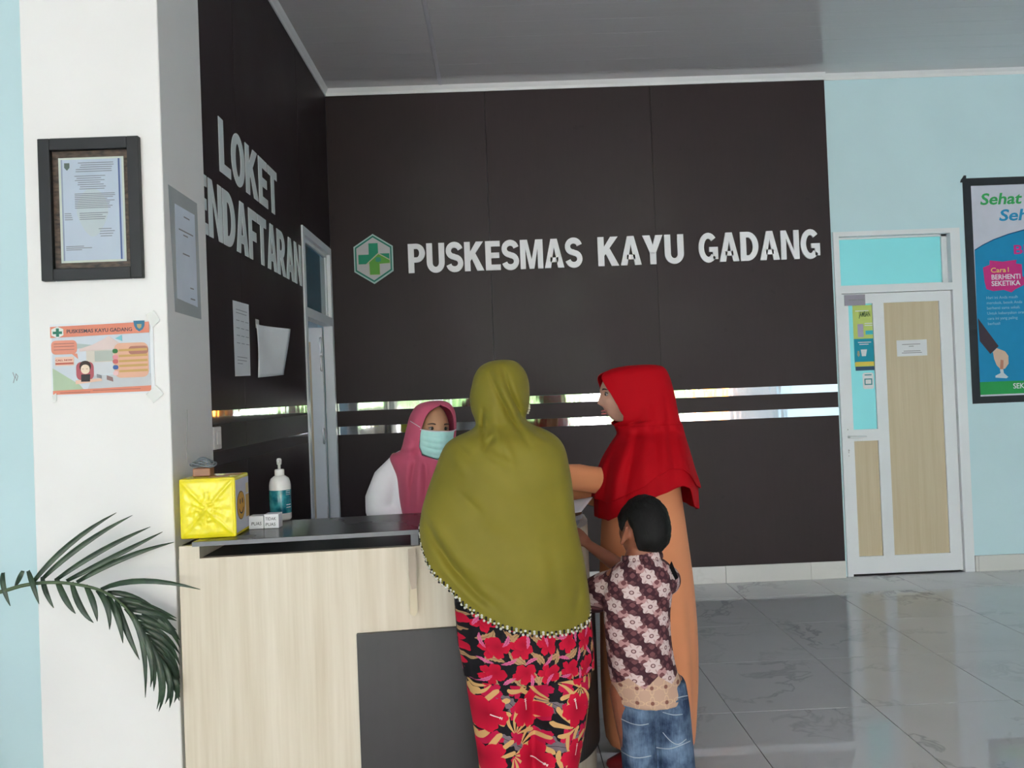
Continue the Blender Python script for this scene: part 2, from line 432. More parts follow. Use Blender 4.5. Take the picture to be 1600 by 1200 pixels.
for k, a in enumerate(((-9.0, -17.0, 4.6, 1.9, 'broad green tree at the far left of the yard behind the viewer'), (-4.2, -19.0, 5.2, 2.0, 'tall green tree left of the entrance in the yard'), (.6, -16.0, 3.6, 1.5, 'low round green tree straight ahead of the entrance'), (5.6, -18.0, 4.8, 1.9, 'full green tree right of the entrance in the yard'), (11.0, -17.0, 5.4, 2.3, 'widest green tree at the far right of the yard'), (2.9, -20.0, 3.0, 1.2, 'small green tree between the low round one and the full one'), (-1.6, -21.0, 3.2, 1.1, 'narrow green tree behind the low round one'))): blob_tree(*a, seed=k+5)
struct(box('wall_yard_added', -40, 40, -26.3, -26.0, -.1, 1.7, M['white_wall']))  # unseen wall added to keep the white horizon out of the strips
t = thing('added_orange_banner', 'stand-in orange banner on two posts, added unseen behind the viewer for the strip reflections', 'banner', (6.2, -11.0, -.1))  # orange stand-in, added only to be mirrored in the polished strips
box('added_banner_sheet', 5.65, 6.75, -11.02, -11.0, .45, 1.75, plain('added_banner_orange', c(236, 150, 40), .7), t)
for xx in (5.65, 6.75): mesh('post', *tube([(xx, -11.03, -.1), (xx, -11.03, 1.85)], .03, 10), M['steel'], t, True)

# room behind the left wall
struct(box('wall_annex_back', -4.4, 7.05, 6.55, 6.7, 0, ZC, M['annex']))
struct(mesh('wall_annex_side', *join([boxvf(-4.4, -4.25, 3.0, 6.7, 0, 1.5), boxvf(-4.4, -4.25, 3.0, 6.7, 2.3, ZC), boxvf(-4.4, -4.25, 3.0, 4.3, 1.5, 2.3), boxvf(-4.4, -4.25, 5.1, 6.7, 1.5, 2.3)]), M['annex']))

# ------------------------------------------------------------------ doors
def zat(x, y, Y=YW): return float(at(x, y, Y)[2])
def xat(x, y, Y=YW): return float(at(x, y, Y)[0])
d1 = struct(thing('door_1', 'white aluminium door with pale oak panels and a turquoise transom beside the poster', 'door', ((DX0+DX1)/2, YW, 0)))
FW = .055
zt1, zt0 = zat(1400, 367), zat(1400, 444.5); zb0 = zat(1400, 456)
fy0, fy1 = YW-.012, YW+.10
mesh('door_frame', *join([boxvf(DX0, xat(1318, 560), fy0, fy1, 0, HD), boxvf(xat(1493, 580), DX1, fy0, fy1, 0, HD), boxvf(xat(1318, 560), xat(1493, 580), fy0, fy1, zt1, HD), boxvf(xat(1318, 560), xat(1493, 580), fy0, fy1, zb0, zt0)]), M['frame_white'], d1)
tx0, tx1 = xat(1318, 560), xat(1493, 580)
mesh('transom_bead', *join([boxvf(tx0, tx1, fy1-.06, fy1-.03, zt1-.014, zt1), boxvf(tx0, tx1, fy1-.06, fy1-.03, zt0, zt0+.01), boxvf(tx1-.04, tx1, fy1-.06, fy1-.03, zt0, zt1), boxvf(tx0, tx0+.008, fy1-.06, fy1-.03, zt0, zt1)]), M['frame_white'], d1)
box('transom_pane', tx0, tx1, fy1-.045, fy1-.039, zt0, zt1, M['film'], d1)
ly0, ly1 = YW+.012, YW+.052
gx0, gx1, wx0, wx1 = xat(1331, 580), xat(1369, 580), xat(1386.5, 580), xat(1473.6, 580)
zp1, zm1, zm0, zp0, zl0 = zat(1430, 471), zat(1352, 671), zat(1356, 689), zat(1400, 868), .012
lf = mesh('door_leaf', *join([boxvf(tx0+.003, gx0, ly0, ly1, zl0, zb0-.003), boxvf(gx1, wx0, ly0, ly1, zl0, zb0-.003), boxvf(wx1, tx1-.003, ly0, ly1, zl0, zb0-.003),
    boxvf(gx0, gx1, ly0, ly1, zp1, zb0-.003), boxvf(wx0, wx1, ly0, ly1, zp1, zb0-.003), boxvf(gx0, gx1, ly0, ly1, zm0, zm1), boxvf(gx0, gx1, ly0, ly1, zl0, zp0), boxvf(wx0, wx1, ly0, ly1, zl0, zp0)]), M['frame_white'], d1)
box('glass_pane', gx0, gx1, ly0+.015, ly0+.02, zm1, zp1, M['film'], d1)
box('wood_panel', gx0, gx1, ly0+.012, ly0+.03, zp0, zm0, M['door_wood'], d1)
box('wood_panel', wx0, wx1, ly0+.012, ly0+.03, zp0, zp1, M['door_wood'], d1)
hx, hz = xat(1326, 683), zat(1326, 683)
hd = mesh('door_handle', *join([tube([(hx, ly0, hz), (hx, ly0-.045, hz)], .009), tube([(hx, ly0-.045, hz), (hx+.05, ly0-.048, hz), (hx+.115, ly0-.045, hz)], [.009, .008, .007]), lathe(hx, 0, [(.001, 0)], 3)][:2]), M['frame_white'], d1, True)
for dz, r in ((-.10, .008), (-.115, .005), (.055, .005), (-.14, .004)):
    v, f = tube([(hx, ly0+.004, hz+dz), (hx, ly0-.004, hz+dz)], r, 10, cap=False); mesh('lock_cylinder', v, f, M['steel'], d1)
# notes on the door
fd = Face((0, ly0, 0), (1, 0, 0), (0, 0, 1), (0, -1, 0))
def fpt(x, y): return xat(x, y, ly0), zat(x, y, ly0)
t = thing('door_note', 'small white printed note on the pale oak door panel', 'paper', at(1425, 543, ly0))
a0, b0 = fpt(1403, 557); a1, b1 = fpt(1449, 530)
fdp = Face((0, ly0+.012, 0), (1, 0, 0), (0, 0, 1), (0, -1, 0))
fdp.rect('sheet', a0, b0, a1, b1, .001, M['paper'], t, .001)
fdp.lines('small_print', [(a0+.04, a1-.05, b1-.035), (a0+.09, a1-.10, b1-.05), (a0+.05, a1-.05, b0+.035), (a0+.035, a1-.04, b0+.022)], .0022, M['ink'], t, .005)
t = thing('door_nameplate', 'grey nameplate with a line of print at the top corner of the door', 'sign', at(1335, 468, ly0))
a0, b0 = fpt(1319.5, 478); a1, b1 = fpt(1351, 460)
fd.rect('plate', a0, b0, a1, b1, .001, flat('grey_nameplate', (158, 152, 166)), t, .004)
fd.lines('small_print', [(a0+.03, a1-.006, b0+.035)], .0055, M['ink'], t, .012)
t = thing('health_poster', 'narrow green and teal health poster stuck on the turquoise door glass', 'poster', at(1352, 525, ly0))
fg = Face((0, ly0+.015, 0), (1, 0, 0), (0, 0, 1), (0, -1, 0))
a0, b0 = fpt(1338, 573); a1, b1 = fpt(1366, 476); a0 -= .004; mid = fpt(1352, 529)[1]
fg.rect('sheet', a0, b0, a1, b1, .001, flat('poster_lime', (196, 214, 120)), t, .0012)
fg.rect('teal_band', a0, b0+.03, a1, mid, .0023, flat('poster_teal', (20, 150, 175)), t)
fg.rect('yellow_foot', a0+.004, b0+.004, a1-.004, b0+.035, .0030, flat('poster_yellow', (226, 205, 90)), t)
fg.text('heading', 'JAMBAN', a0+.045, b1-.085, .055, .0024, flat('poster_dark_green', (50, 80, 50)), t, width=.085, bold=.02)
fg.lines('small_print', [(a0+.02, a1-.04, b1-.045), (a0+.085, a1-.01, b1-.14), (a0+.085, a1-.01, b1-.155), (a0+.03, a1-.03, mid-.03), (a0+.04, a1-.05, mid-.045)], .0032, M['paper'], t, .006)
fg.rect('picture_block', a0+.032, mid+.012, a0+.075, b1-.14, .0024, flat('poster_lilac', (176, 170, 196)), t)
fg.rect('picture_block', a0+.09, mid+.03, a1-.012, b1-.19, .0024, flat('poster_cyan', (70, 190, 205)), t)
fg.poly('cup_picture', [(a0+.055, mid-.13), (a0+.085, mid-.13), (a0+.095, mid-.08), (a0+.048, mid-.08)], .0030, M['paper'], t)
fg.poly('drop_picture', [(a0+.02, mid-.12), (a0+.03, mid-.135), (a0+.04, mid-.12), (a0+.036, mid-.09), (a0+.024, mid-.09)], .0030, flat('poster_tan', (170, 165, 140)), t)
fg.rect('black_tape', a0+.004, b0-.03, a1, b0, .0008, flat('navy_tape', (52, 82, 112)), t)
t = thing('door_sticker', 'small white rounded sticker on the turquoise door glass below the poster', 'sticker', at(1357, 595, ly0))
a0, b0 = fpt(1350, 608); a1, b1 = fpt(1366, 582)
fg.poly('sticker_sheet', [(a0+.01, b0), (a1-.01, b0), (a1, b0+.01), (a1, b1-.01), (a1-.01, b1), (a0+.01, b1), (a0, b1-.01), (a0, b0+.01)], .001, M['paper'], t)
tl = flat('sticker_teal', (70, 150, 160))
fg.rect('sticker_bar', a0+.015, b1-.02, a1-.015, b1-.012, .0018, tl, t)
mesh('sticker_square', *join([prism([fg.p(*q, .0018) for q in s_], None, fg.n*.0005) for s_ in (
    [(a0+.012, b0+.03), (a1-.012, b0+.03), (a1-.012, b0+.038), (a0+.012, b0+.038)], [(a0+.012, b0+.07), (a1-.012, b0+.07), (a1-.012, b0+.078), (a0+.012, b0+.078)],
    [(a0+.012, b0+.03), (a0+.02, b0+.03), (a0+.02, b0+.078), (a0+.012, b0+.078)], [(a1-.02, b0+.03), (a1-.012, b0+.03), (a1-.012, b0+.078), (a1-.02, b0+.078)])]), tl, t)

# left door: frame in the dark wall, leaf swung open into the room behind
d2 = struct(thing('door_2', 'white framed doorway in the dark left wall with its leaf swung inward', 'door', (XL, (DY0+DY1)/2, 0)))
q0, q1 = XL-.055, XL+.010
zz1 = float(onx(474, 478, XL)[2]); zz0 = zz1-.06
tw = .05
mesh('door_frame', *join([boxvf(q0, q1, DY0, DY0+tw, 0, HD), boxvf(q0, q1, DY1-tw, DY1, 0, HD), boxvf(q0, q1, DY0+tw, DY1-tw, HD-tw, HD), boxvf(q0, q1, DY0+tw, DY1-tw, zz0, zz1)]), M['frame_white'], d2)
mesh('transom_bead', *join([boxvf(q0+.01, q0+.04, DY0+tw, DY1-tw, HD-tw-.025, HD-tw), boxvf(q0+.01, q0+.04, DY1-tw-.03, DY1-tw, zz1, HD-tw)]), M['frame_white'], d2)
box('transom_pane', q0+.022, q0+.028, DY0+tw, DY1-tw, zz1, HD-tw, M['dark_glass'], d2)
by = DY1-tw-.05
l2 = mesh('door_leaf', *join([boxvf(q0-.085, q0-.005, by, by+.04, .01, zz0-.01), boxvf(q0-.82, q0-.72, by, by+.04, .01, zz0-.01), boxvf(q0-.72, q0-.085, by, by+.04, .01, .14), boxvf(q0-.72, q0-.085, by, by+.04, zz0-.11, zz0-.01)]), M['frame_white'], d2)
box('wood_panel', q0-.72, q0-.085, by+.01, by+.03, .14, zz0-.11, M['door_wood'], d2)
for z in (1.85, 1.72, 1.2, .3):
    v, f = tube([(q0-.012, by-.006, z-.05), (q0-.012, by-.006, z+.05)], .009, 10); mesh('hinge', v, f, M['steel'], d2, True)

# ================================================================== WALL LETTERS
def arc(cx, cy, rx, ry, a0, a1, n=16): return [(cx+rx*math.cos(math.radians(a0+(a1-a0)*i/n)), cy+ry*math.sin(math.radians(a0+(a1-a0)*i/n))) for i in range(n+1)]
def ring(o, i): return [[o[k], o[k+1], i[k+1], i[k]] for k in range(len(o)-1)]
def rc(x0, y0, x1, y1): return [(x0, y0), (x1, y0), (x1, y1), (x0, y1)]
def rib(P, wd):
    P = np.array(P); n = len(P); L, R = [], []
    for i in range(n):
        t = P[min(i+1, n-1)]-P[max(i-1, 0)]; t = t/np.linalg.norm(t); q = np.array([-t[1], t[0]])*wd/2
        L.append(tuple(P[i]+q)); R.append(tuple(P[i]-q))
    return ring(L, R)
T_ = .22; B_ = .19
GL = {
 'L': (.55, [rc(0, 0, T_, 1), rc(T_, 0, .55, B_)]),
 'O': (.72, ring(arc(.36, .5, .36, .515, 0, 360, 32), arc(.36, .5, .36-T_, .515-B_, 0, 360, 32))),
 'K': (.74, [rc(0, 0, T_, 1), [(T_, .34), (.38, .56), (.72, 1), (.45, 1), (T_, .66)], [(.27, .44), (.47, 0), (.74, 0), (.42, .60)]]),
 'E': (.57, [rc(0, 0, T_, 1), rc(T_, 0, .57, B_), rc(T_, .41, .53, .41+B_), rc(T_, 1-B_, .56, 1)]),
 'T': (.64, [rc(0, 1-B_, .64, 1), rc(.21, 0, .21+T_, 1-B_)]),
 'N': (.69, [rc(0, 0, .2, 1), rc(.49, 0, .69, 1), [(.2, 1), (.2, .72), (.49, 0), (.49, .28)]]),
 'D': (.68, [rc(0, 0, T_, 1), rc(T_, 1-B_, .27, 1), rc(T_, 0, .27, B_)]+ring(arc(.27, .5, .41, .5, -90, 90, 20), arc(.27, .5, .41-T_, .5-B_, -90, 90, 20))),
 'A': (.74, [[(0, 0), (.235, 0), (.37, .72), (.37, 1), (.25, 1)], [(.74, 0), (.505, 0), (.37, .72), (.37, 1), (.49, 1)], rc(.225, .2, .515, .36)]),
 'F': (.54, [rc(0, 0, T_, 1), rc(T_, .39, .5, .39+B_), rc(T_, 1-B_, .54, 1)]),
 'P': (.64, [rc(0, 0, T_, 1), rc(T_, .825, .32, 1), rc(T_, .36, .32, .535)]+ring(arc(.32, .68, .32, .32, -90, 90, 16), arc(.32, .68, .32-T_, .145, -90, 90, 16))),
 'R': (.70, [rc(0, 0, T_, 1), rc(T_, .825, .33, 1), rc(T_, .38, .33, .555), [(.26, .38), (.45, 0), (.70, 0), (.49, .42)]]+ring(arc(.33, .69, .33, .31, -90, 90, 16), arc(.33, .69, .33-T_, .135, -90, 90, 16))),
 'U': (.68, [rc(0, .34, T_, 1), rc(.68-T_, .34, .68, 1)]+ring(arc(.34, .34, .34, .355, 180, 360, 16), arc(.34, .34, .34-T_, .155, 180, 360, 16))),
 'S': (.64, rib(arc(.32, .715, .225, .205, 12, 265, 18)+arc(.32, .285, .225, .205, 85, -168, 18), .2)),
 'G': (.73, rib(arc(.37, .5, .265, .415, 42, 318, 24), .2)+[rc(.40, .36, .73, .52), rc(.54, .10, .73, .36)]),
 'M': (.86, [rc(0, 0, .2, 1), rc(.66, 0, .86, 1), [(.2, 1), (.2, .70), (.34, 0), (.43, 0), (.43, .32), (.275, 1)], [(.66, 1), (.66, .70), (.52, 0), (.43, 0), (.43, .32), (.585, 1)]]),
 'Y': (.72, [[(0, 1), (.26, 1), (.36, .66), (.36, .36), (.25, .40)], [(.72, 1), (.46, 1), (.36, .66), (.36, .36), (.47, .40)], rc(.25, 0, .47, .40)]),
}
GAP = .055
def word_w(wd): return sum(GL[ch][0] for ch in wd)+GAP*(len(wd)-1)
def word(face, wd, a0, a1, b, hgt, mat, parent, thick=.014, lift=.004):
    k = (a1-a0)/word_w(wd); x = a0
    for ch in wd:
        wg, polys = GL[ch]; parts = []
        for P in polys:
            ar = sum(P[i][0]*P[(i+1) % len(P)][1]-P[(i+1) % len(P)][0]*P[i][1] for i in range(len(P)))
            if ar < 0: P = P[::-1]
            parts.append(prism([face.p(x+u*k, b+v*hgt, lift) for u, v in P], None, face.n*thick))
        mesh('letter', *join(parts), mat, parent); x += (wg+GAP)*k
fb = Face((0, YB, 0), (1, 0, 0), (0, 0, 1), (0, -1, 0))
zl0, zl1 = float(at(638, 427.5, YB)[2]), float(at(638, 382, YB)[2])
t = thing('wall_sign', 'pale raised letters PUSKESMAS KAYU GADANG on the dark brown back wall', 'sign', (.9, YB, zl0))
for wd, p0, p1 in (('PUSKESMAS', 638, 909), ('KAYU', 934, 1067.5), ('GADANG', 1091, 1280)):
    word(fb, wd, float(at(p0, 400, YB)[0]), float(at(p1, 390, YB)[0]), zl0, zl1-zl0, M['letter'], t)
fw_ = Face((XL, 0, 0), (0, 1, 0), (0, 0, 1), (1, 0, 0))
t = thing('wall_sign', 'pale raised letters LOKET PENDAFTARAN on the dark left wall above the papers', 'sign', (XL, 3.7, 2.16))
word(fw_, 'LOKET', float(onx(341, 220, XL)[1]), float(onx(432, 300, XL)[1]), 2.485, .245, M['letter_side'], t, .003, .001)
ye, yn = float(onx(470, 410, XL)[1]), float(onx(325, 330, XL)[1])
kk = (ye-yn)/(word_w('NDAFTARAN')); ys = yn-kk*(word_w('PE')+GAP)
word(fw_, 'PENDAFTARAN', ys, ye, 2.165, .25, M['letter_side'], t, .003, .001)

# hexagonal logo
t = thing('logo_plaque', 'white hexagonal plaque with a green cross and house on the brown wall', 'sign', at(584, 405, YB))
la, lb = float(at(584, 405, YB)[0]), float(at(584, 405, YB)[2])
R_ = float(at(584, 366, YB)[2])-lb
def hexa(r): return [(la+r*.90*math.sin(i*PI/3)*1.0, lb+r*math.cos(i*PI/3)) for i in range(6)][::-1]
fb.poly('plaque', hexa(R_), .002, flat('plaque_mint', (178, 206, 202)), t, .010)
fb.poly('green_border', hexa(R_*.935), .0125, flat('logo_dark_green', (40, 128, 110)), t)
fb.poly('white_field', hexa(R_*.86), .0135, flat('logo_white', (196, 196, 198)), t)
u = R_/39.0
def lp(pts): return [(la+(x-520)/12*u, lb-(y-670)/12*u) for x, y in pts][::-1]
fb.poly('green_cross', lp([(435, 378), (608, 378), (612, 575), (820, 575), (820, 690), (640, 690), (640, 765), (240, 765), (240, 588), (435, 588)]), .0145, flat('logo_green', (38, 146, 112)), t)
fb.poly('house_gap', lp([(375, 768), (610, 560), (830, 690), (830, 770), (640, 770), (640, 975), (440, 975), (440, 768)]), .0155, flat('logo_cream', (190, 190, 160)), t)
fb.poly('green_house', lp([(440, 735), (615, 585), (822, 705), (822, 755), (630, 765), (630, 965), (450, 965)]), .0165, flat('logo_leaf_green', (100, 166, 70)), t)
fb.poly('house_window', lp([(560, 650), (610, 640), (660, 655), (660, 720), (610, 735), (560, 720)]), .0175, flat('logo_teal', (60, 150, 120)), t)

# ================================================================== PILLAR PAPERS
fp = Face((0, PY0, 0), (1, 0, 0), (0, 0, 1), (0, -1, 0))
def pp(x, y): q = at(x, y, PY0); return float(q[0]), float(q[2])
(a0, b1), (a1, b0) = pp(63, 220), pp(227, 435)
t = thing('framed_certificate', 'black framed certificate on brown backing hanging on the white pillar', 'picture frame', ((a0+a1)/2, PY0, b0))
fwid = .041; hh = .022
fr = mesh('frame', *join([boxvf(a0, a0+fwid, PY0-hh, PY0, b0, b1), boxvf(a1-fwid, a1, PY0-hh, PY0, b0, b1), boxvf(a0+fwid, a1-fwid, PY0-hh, PY0, b0, b0+fwid), boxvf(a0+fwid, a1-fwid, PY0-hh, PY0, b1-fwid, b1)]), M['black'], t)
bevel(fr, .003)
g = G('marbled_brown_backing'); x, y, z = g.xyz('Position'); n = g.noise(g.vec(x*8, y, z*20), 4, 4)
g.set(g.mix(g.ramp(n, .35, .65), c(58, 36, 28), c(112, 84, 66)), .4)
fp.rect('backing', a0+fwid, b0+fwid, a1-fwid, b1-fwid, .002, g.m, t, .002)
ca0, cb1 = pp(92, 248); ca1, cb0 = pp(199, 408)
fp.rect('mount', ca0, cb0, ca1, cb1, .0042, M['paper_warm'], t, .001)
ca0 += .009; ca1 -= .007; cb0 += .007; cb1 -= .007
ct = fp.rect('certificate', ca0, cb0, ca1, cb1, .0054, flat('certificate_paper', (214, 216, 232)), t, .0006)
W_, H_ = ca1-ca0, cb1-cb0
bl = flat('certificate_blue', (104, 116, 168))
fp.rect('side_band', ca1-.012, cb0, ca1-.006, cb1, .0062, bl, ct); fp.rect('side_band', ca0, cb0, ca0+.005, cb1, .0062, flat('certificate_grey', (170, 172, 196)), ct)
sh = [(ca0+W_*.5+.055*math.cos(q)*(1 if math.sin(q) > 0 else (1+math.sin(q)*.35)), cb0+H_*.47+.085*math.sin(q)) for q in np.linspace(0, 2*PI, 24, endpoint=False)]
fp.poly('watermark', sh, .0062, flat('certificate_yellow', (215, 216, 222)), ct)
fp.poly('crest', [(ca0+.012, cb1-.012), (ca0+.03, cb1-.012), (ca0+.03, cb1-.028), (ca0+.021, cb1-.038), (ca0+.012, cb1-.028)], .0066, flat('crest_grey', (110, 120, 112)), ct)
L = []
for k in range(5): L.append((ca0+.05+random.uniform(0, .03), ca1-.025-random.uniform(0, .02), cb1-.014-.0075*k))
for k in range(7): L.append((ca0+.045+random.uniform(0, .02), ca1-.055-random.uniform(0, .02), cb1-.060-.0075*k))
for k in range(9): L.append((ca0+.045, ca1-.020-random.uniform(0, .04), cb1-.122-.0062*k))
for k in range(4): L += [(ca0+.008, ca0+.03+random.uniform(0, .01), cb1-.190-.007*k), (ca0+.06, ca1-.05-random.uniform(0, .03), cb1-.190-.007*k)]
for k in range(4): L.append((ca0+W_*.58+random.uniform(0, .01), ca1-.025-random.uniform(0, .02), cb1-.246-.0085*k))
for k in range(3): L.append((ca0+.01, ca0+.06+random.uniform(0, .04), cb1-.305-.006*k))
fp.lines('small_print', L, .0068, flat('certificate_ink', (150, 148, 158)), ct, .0026)
fp.rect('glass', a0+fwid, b0+fwid, a1-fwid, b1-fwid, .012, M['glass'], t, .002)

# orange information poster taped to the pillar
q00, q10, q11, q01 = [np.array(at(x, y, PY0-.002)) for x, y in ((84, 617), (238, 611), (231, 504), (79, 510))]
uu = (q10-q00+q11-q01)/2; vv = (q01-q00+q11-q10)/2; PW, PH = np.linalg.norm(uu), np.linalg.norm(vv); uu /= PW; vv -= uu*(uu@vv); vv /= np.linalg.norm(vv)
t = thing('information_poster', 'orange bordered clinic information poster taped to the white pillar', 'poster', q00)
fi = Face(q00, uu, vv, (0, -1, 0))
fi.rect('sheet', -.006, -.006, PW+.012, PH+.006, 0, M['paper'], t, .0008)
def ip(x, y): return ((x-160)/1150*PW, (1005-y)/790*PH)       # poster crop coordinates to metres
def ipoly(name, pts, h, rgb): return fi.poly(name, [ip(*q) for q in pts][::-1], .0008+h*.0007, flat('poster_'+name, rgb), t)
def rr(x0, y0, x1, y1, r=35):
    o = []
    for cx, cy, a in ((x1-r, y0+r, -90), (x1-r, y1-r, 0), (x0+r, y1-r, 90), (x0+r, y0+r, 180)):
        for k in range(5): o.append((cx+r*math.cos(math.radians(a+22.5*k)), cy+r*math.sin(math.radians(a+22.5*k))))
    return o
ipoly('sky', [(160, 330), (1310, 330), (1310, 960), (160, 960)], 0, (206, 212, 220))
ipoly('lawn', [(160, 700), (300, 790), (470, 900), (520, 960), (160, 960)], 1, (178, 196, 168))
ipoly('paving', [(640, 800), (1310, 800), (1310, 960), (560, 960)], 1, (196, 198, 202))
ipoly('hills', [(330, 420), (450, 425), (650, 450), (560, 480), (330, 490)], 1, (176, 188, 186))
ipoly('roof', [(480, 490), (640, 445), (760, 390), (830, 350), (900, 400), (980, 450), (1000, 500), (480, 520)], 2, (222, 202, 198))
ipoly('facade', [(560, 510), (960, 510), (960, 760), (560, 760)], 2, (214, 204, 192))
ipoly('doorway', [(660, 520), (870, 520), (870, 640), (660, 640)], 3, (180, 186, 178))
ipoly('van', [(640, 650), (870, 650), (890, 780), (640, 800)], 3, (206, 208, 212))
ipoly('top_band', [(150, 225), (1310, 205), (1310, 330), (150, 352)], 4, (226, 140, 116))
ipoly('bottom_band', [(160, 960), (1310, 940), (1310, 1005), (160, 1005)], 4, (226, 140, 116))
ipoly('speech_bubble', rr(155, 385, 455, 545, 50), 3, (228, 152, 130))
ipoly('bubble_tail', [(390, 540), (455, 540), (465, 605)], 3, (228, 152, 130))
ipoly('contact_panel', rr(890, 440, 1290, 840, 70), 3, (226, 176, 152))
ipoly('photo_blot', rr(1060, 480, 1290, 575, 40), 4, (178, 122, 108))
for yy in (525, 590, 650, 705, 765): ipoly('contact_bar', [(945, yy-14), (1280, yy-18), (1280, yy+10), (945, yy+12)], 5, (204, 164, 104))
for yy, col in ((530, (70, 130, 80)), (600, (226, 150, 160)), (650, (208, 110, 110)), (717, (70, 100, 160)), (785, (230, 190, 190))):
    ipoly('icon', rr(872, yy-25, 935, yy+25, 22), 5, col)
ipoly('logo_hexagon', [(165, 255), (235, 225), (305, 255), (305, 325), (235, 355), (165, 325)], 5, (222, 228, 222))
ipoly('logo_cross', [(220, 245), (255, 245), (255, 280), (290, 280), (290, 310), (255, 310), (255, 340), (220, 340), (220, 310), (182, 310), (182, 280), (220, 280)], 6, (50, 120, 100))
ipoly('shield', [(1130, 190), (1260, 190), (1258, 250), (1235, 290), (1195, 315), (1160, 290), (1138, 250)], 5, (62, 120, 150))
ipoly('shield_core', [(1170, 230), (1225, 230), (1222, 265), (1198, 285), (1175, 265)], 6, (178, 160, 120))
ipoly('side_logo', [(905, 385), (985, 345), (990, 420), (950, 400)], 3, (130, 196, 206))
ipoly('call_plate', rr(195, 575, 415, 675, 12), 3, (234, 196, 176)); ipoly('call_bar', [(200, 640), (410, 640), (410, 662), (200, 662)], 4, (196, 106, 92))
ipoly('chair_back', rr(440, 640, 645, 850, 60), 4, (178, 92, 100))
ipoly('hair', rr(480, 628, 615, 760, 62), 5, (62, 50, 46)); ipoly('head', rr(497, 672, 600, 780, 48), 6, (236, 214, 192))
ipoly('table', [(430, 850), (730, 835), (740, 865), (430, 895)], 5, (230, 192, 170)); ipoly('laptop', [(500, 785), (605, 785), (600, 868), (497, 868)], 7, (58, 52, 56))
ipoly('small_box', [(680, 785), (735, 805), (735, 840), (680, 825)], 5, (140, 140, 146)); ipoly('small_box', [(795, 805), (865, 830), (870, 880), (795, 855)], 5, (150, 120, 118))
a, b = ip(345, 305); fi.text('heading', 'PUSKESMAS KAYU GADANG', a, b, .018, .0050, flat('poster_heading_ink', (96, 86, 92)), t, width=ip(1110, 0)[0]-a, bold=.015)
a, b = ip(205, 622); fi.text('call_text', 'CALL NOW', a, b, .009, .0042, flat('poster_red_ink', (176, 60, 60)), t, width=ip(400, 0)[0]-a, bold=.01)
fi.lines('small_print', [ip(190, y)[0:1]+(ip(430, y)[0], ip(0, y)[1]) for y in (425, 458, 495)]+[(ip(245, 0)[0], ip(600, 0)[0], ip(0, 990)[1]), (ip(630, 0)[0], ip(1190, 0)[0], ip(0, 975)[1]), (ip(515, 0)[0], ip(530, 0)[0], ip(0, 725)[1]), (ip(560, 0)[0], ip(580, 0)[0], ip(0, 725)[1])], .0062, flat('poster_small_ink', (150, 100, 96)), t, .0016)
for nm, P in (('tape', [(228, 492), (240, 485), (250, 500), (238, 512)]), ('tape', [(228, 616), (244, 602), (256, 615), (240, 630)]), ('tape', [(82, 618), (88, 614), (89, 626), (84, 630)])):
    mesh(nm, *prism([at(x, y, PY0-.006) for x, y in P][::-1], None, (0, -.0004, 0)), M['tape'], t)

# laminated sheet on the shaded side of the pillar
fs = Face((PX1, 0, 0), (0, 1, 0), (0, 0, 1), (1, 0, 0))
def sp(x, y): q = onx(x, y, PX1); return float(q[1]), float(q[2])
t = thing('laminated_notice', 'laminated white notice in a clear sleeve on the shaded side of the pillar', 'paper', onx(288, 395, PX1))
fs.poly('sleeve', [sp(273, 487), sp(314, 499), sp(307, 318), sp(262, 288)], .001, plain('grey_clear_sleeve', (.50, .52, .53, 1), .2, .04, 6), t)
fs.poly('sheet', [sp(276, 466), sp(308, 480), sp(303, 336), sp(272, 318)], .002, flat('notice_paper', (222, 228, 240)), t)
n0, n1 = sp(276, 400)[0], sp(306, 400)[0]; zt = sp(290, 330)[1]
fs.lines('small_print', [(n0+.07, n1-.06, zt-.03), (n0+.02, n1-.03, zt-.085), (n0+.06, n1-.08, zt-.10), (n0+.05, n1-.07, zt-.17), (n0+.11, n1-.04, zt-.29), (n0+.11, n1-.03, zt-.33)], .003, M['ink'], t, .005)
# string hanging on that side
pts = [onx(292+math.sin(k*.8)*.8, 640+k*8.5, PX1+.004) for k in range(11)]
tag(mesh('hanging_string', *tube(pts, .0012, 6), flat('string_grey', (190, 190, 185)), None, True), 'thin pale string hanging down the shaded side of the pillar', 'string')

# papers on the dark wall
def lwp(x, y): q = onx(x, y, XL); return float(q[1]), float(q[2])
t = thing('wall_notice', 'narrow white notice with rows of print taped flat on the dark left wall', 'paper', onx(377, 530, XL))
fw_.poly('sheet', [lwp(367, 588), lwp(391, 587), lwp(388, 476), lwp(363, 469)], .001, M['paper'], t)
a0, b1 = lwp(364, 472); a1 = lwp(388, 478)[0]
L = [(a0+.03, a1-.03, b1-.03), (a0+.03, a1-.04, b1-.045)]
for k in range(4):
    for m_ in range(3): L.append((a0+.03+m_*.065, a0+.075+m_*.065, b1-.08-k*.035))
L += [(a0+.03, a1-.05, b1-.25), (a0+.03, a1-.06, b1-.265), (a0+.03, a1-.12, b1-.28)]
fw_.lines('small_print', L, .002, flat('notice_grey_ink', (150, 152, 160)), t, .003)
n = 14; V = []; F = []
(yA, zA), (yB, zB_) = lwp(402, 590), lwp(447, 520)
for i in range(n+1):
    for j in range(n+1):
        s, r = i/n, j/n
        curl = .075*s**1.5*(1-.45*(1-r)*s)+.006*math.sin(s*5+r*3)
        V.append((XL+.004+curl, yA+(yB-yA)*s*.60, zA+(zB_-zA)*r+.02*s*(1-r)))
F = [(i*(n+1)+j, (i+1)*(n+1)+j, (i+1)*(n+1)+j+1, i*(n+1)+j+1) for i in range(n) for j in range(n)]
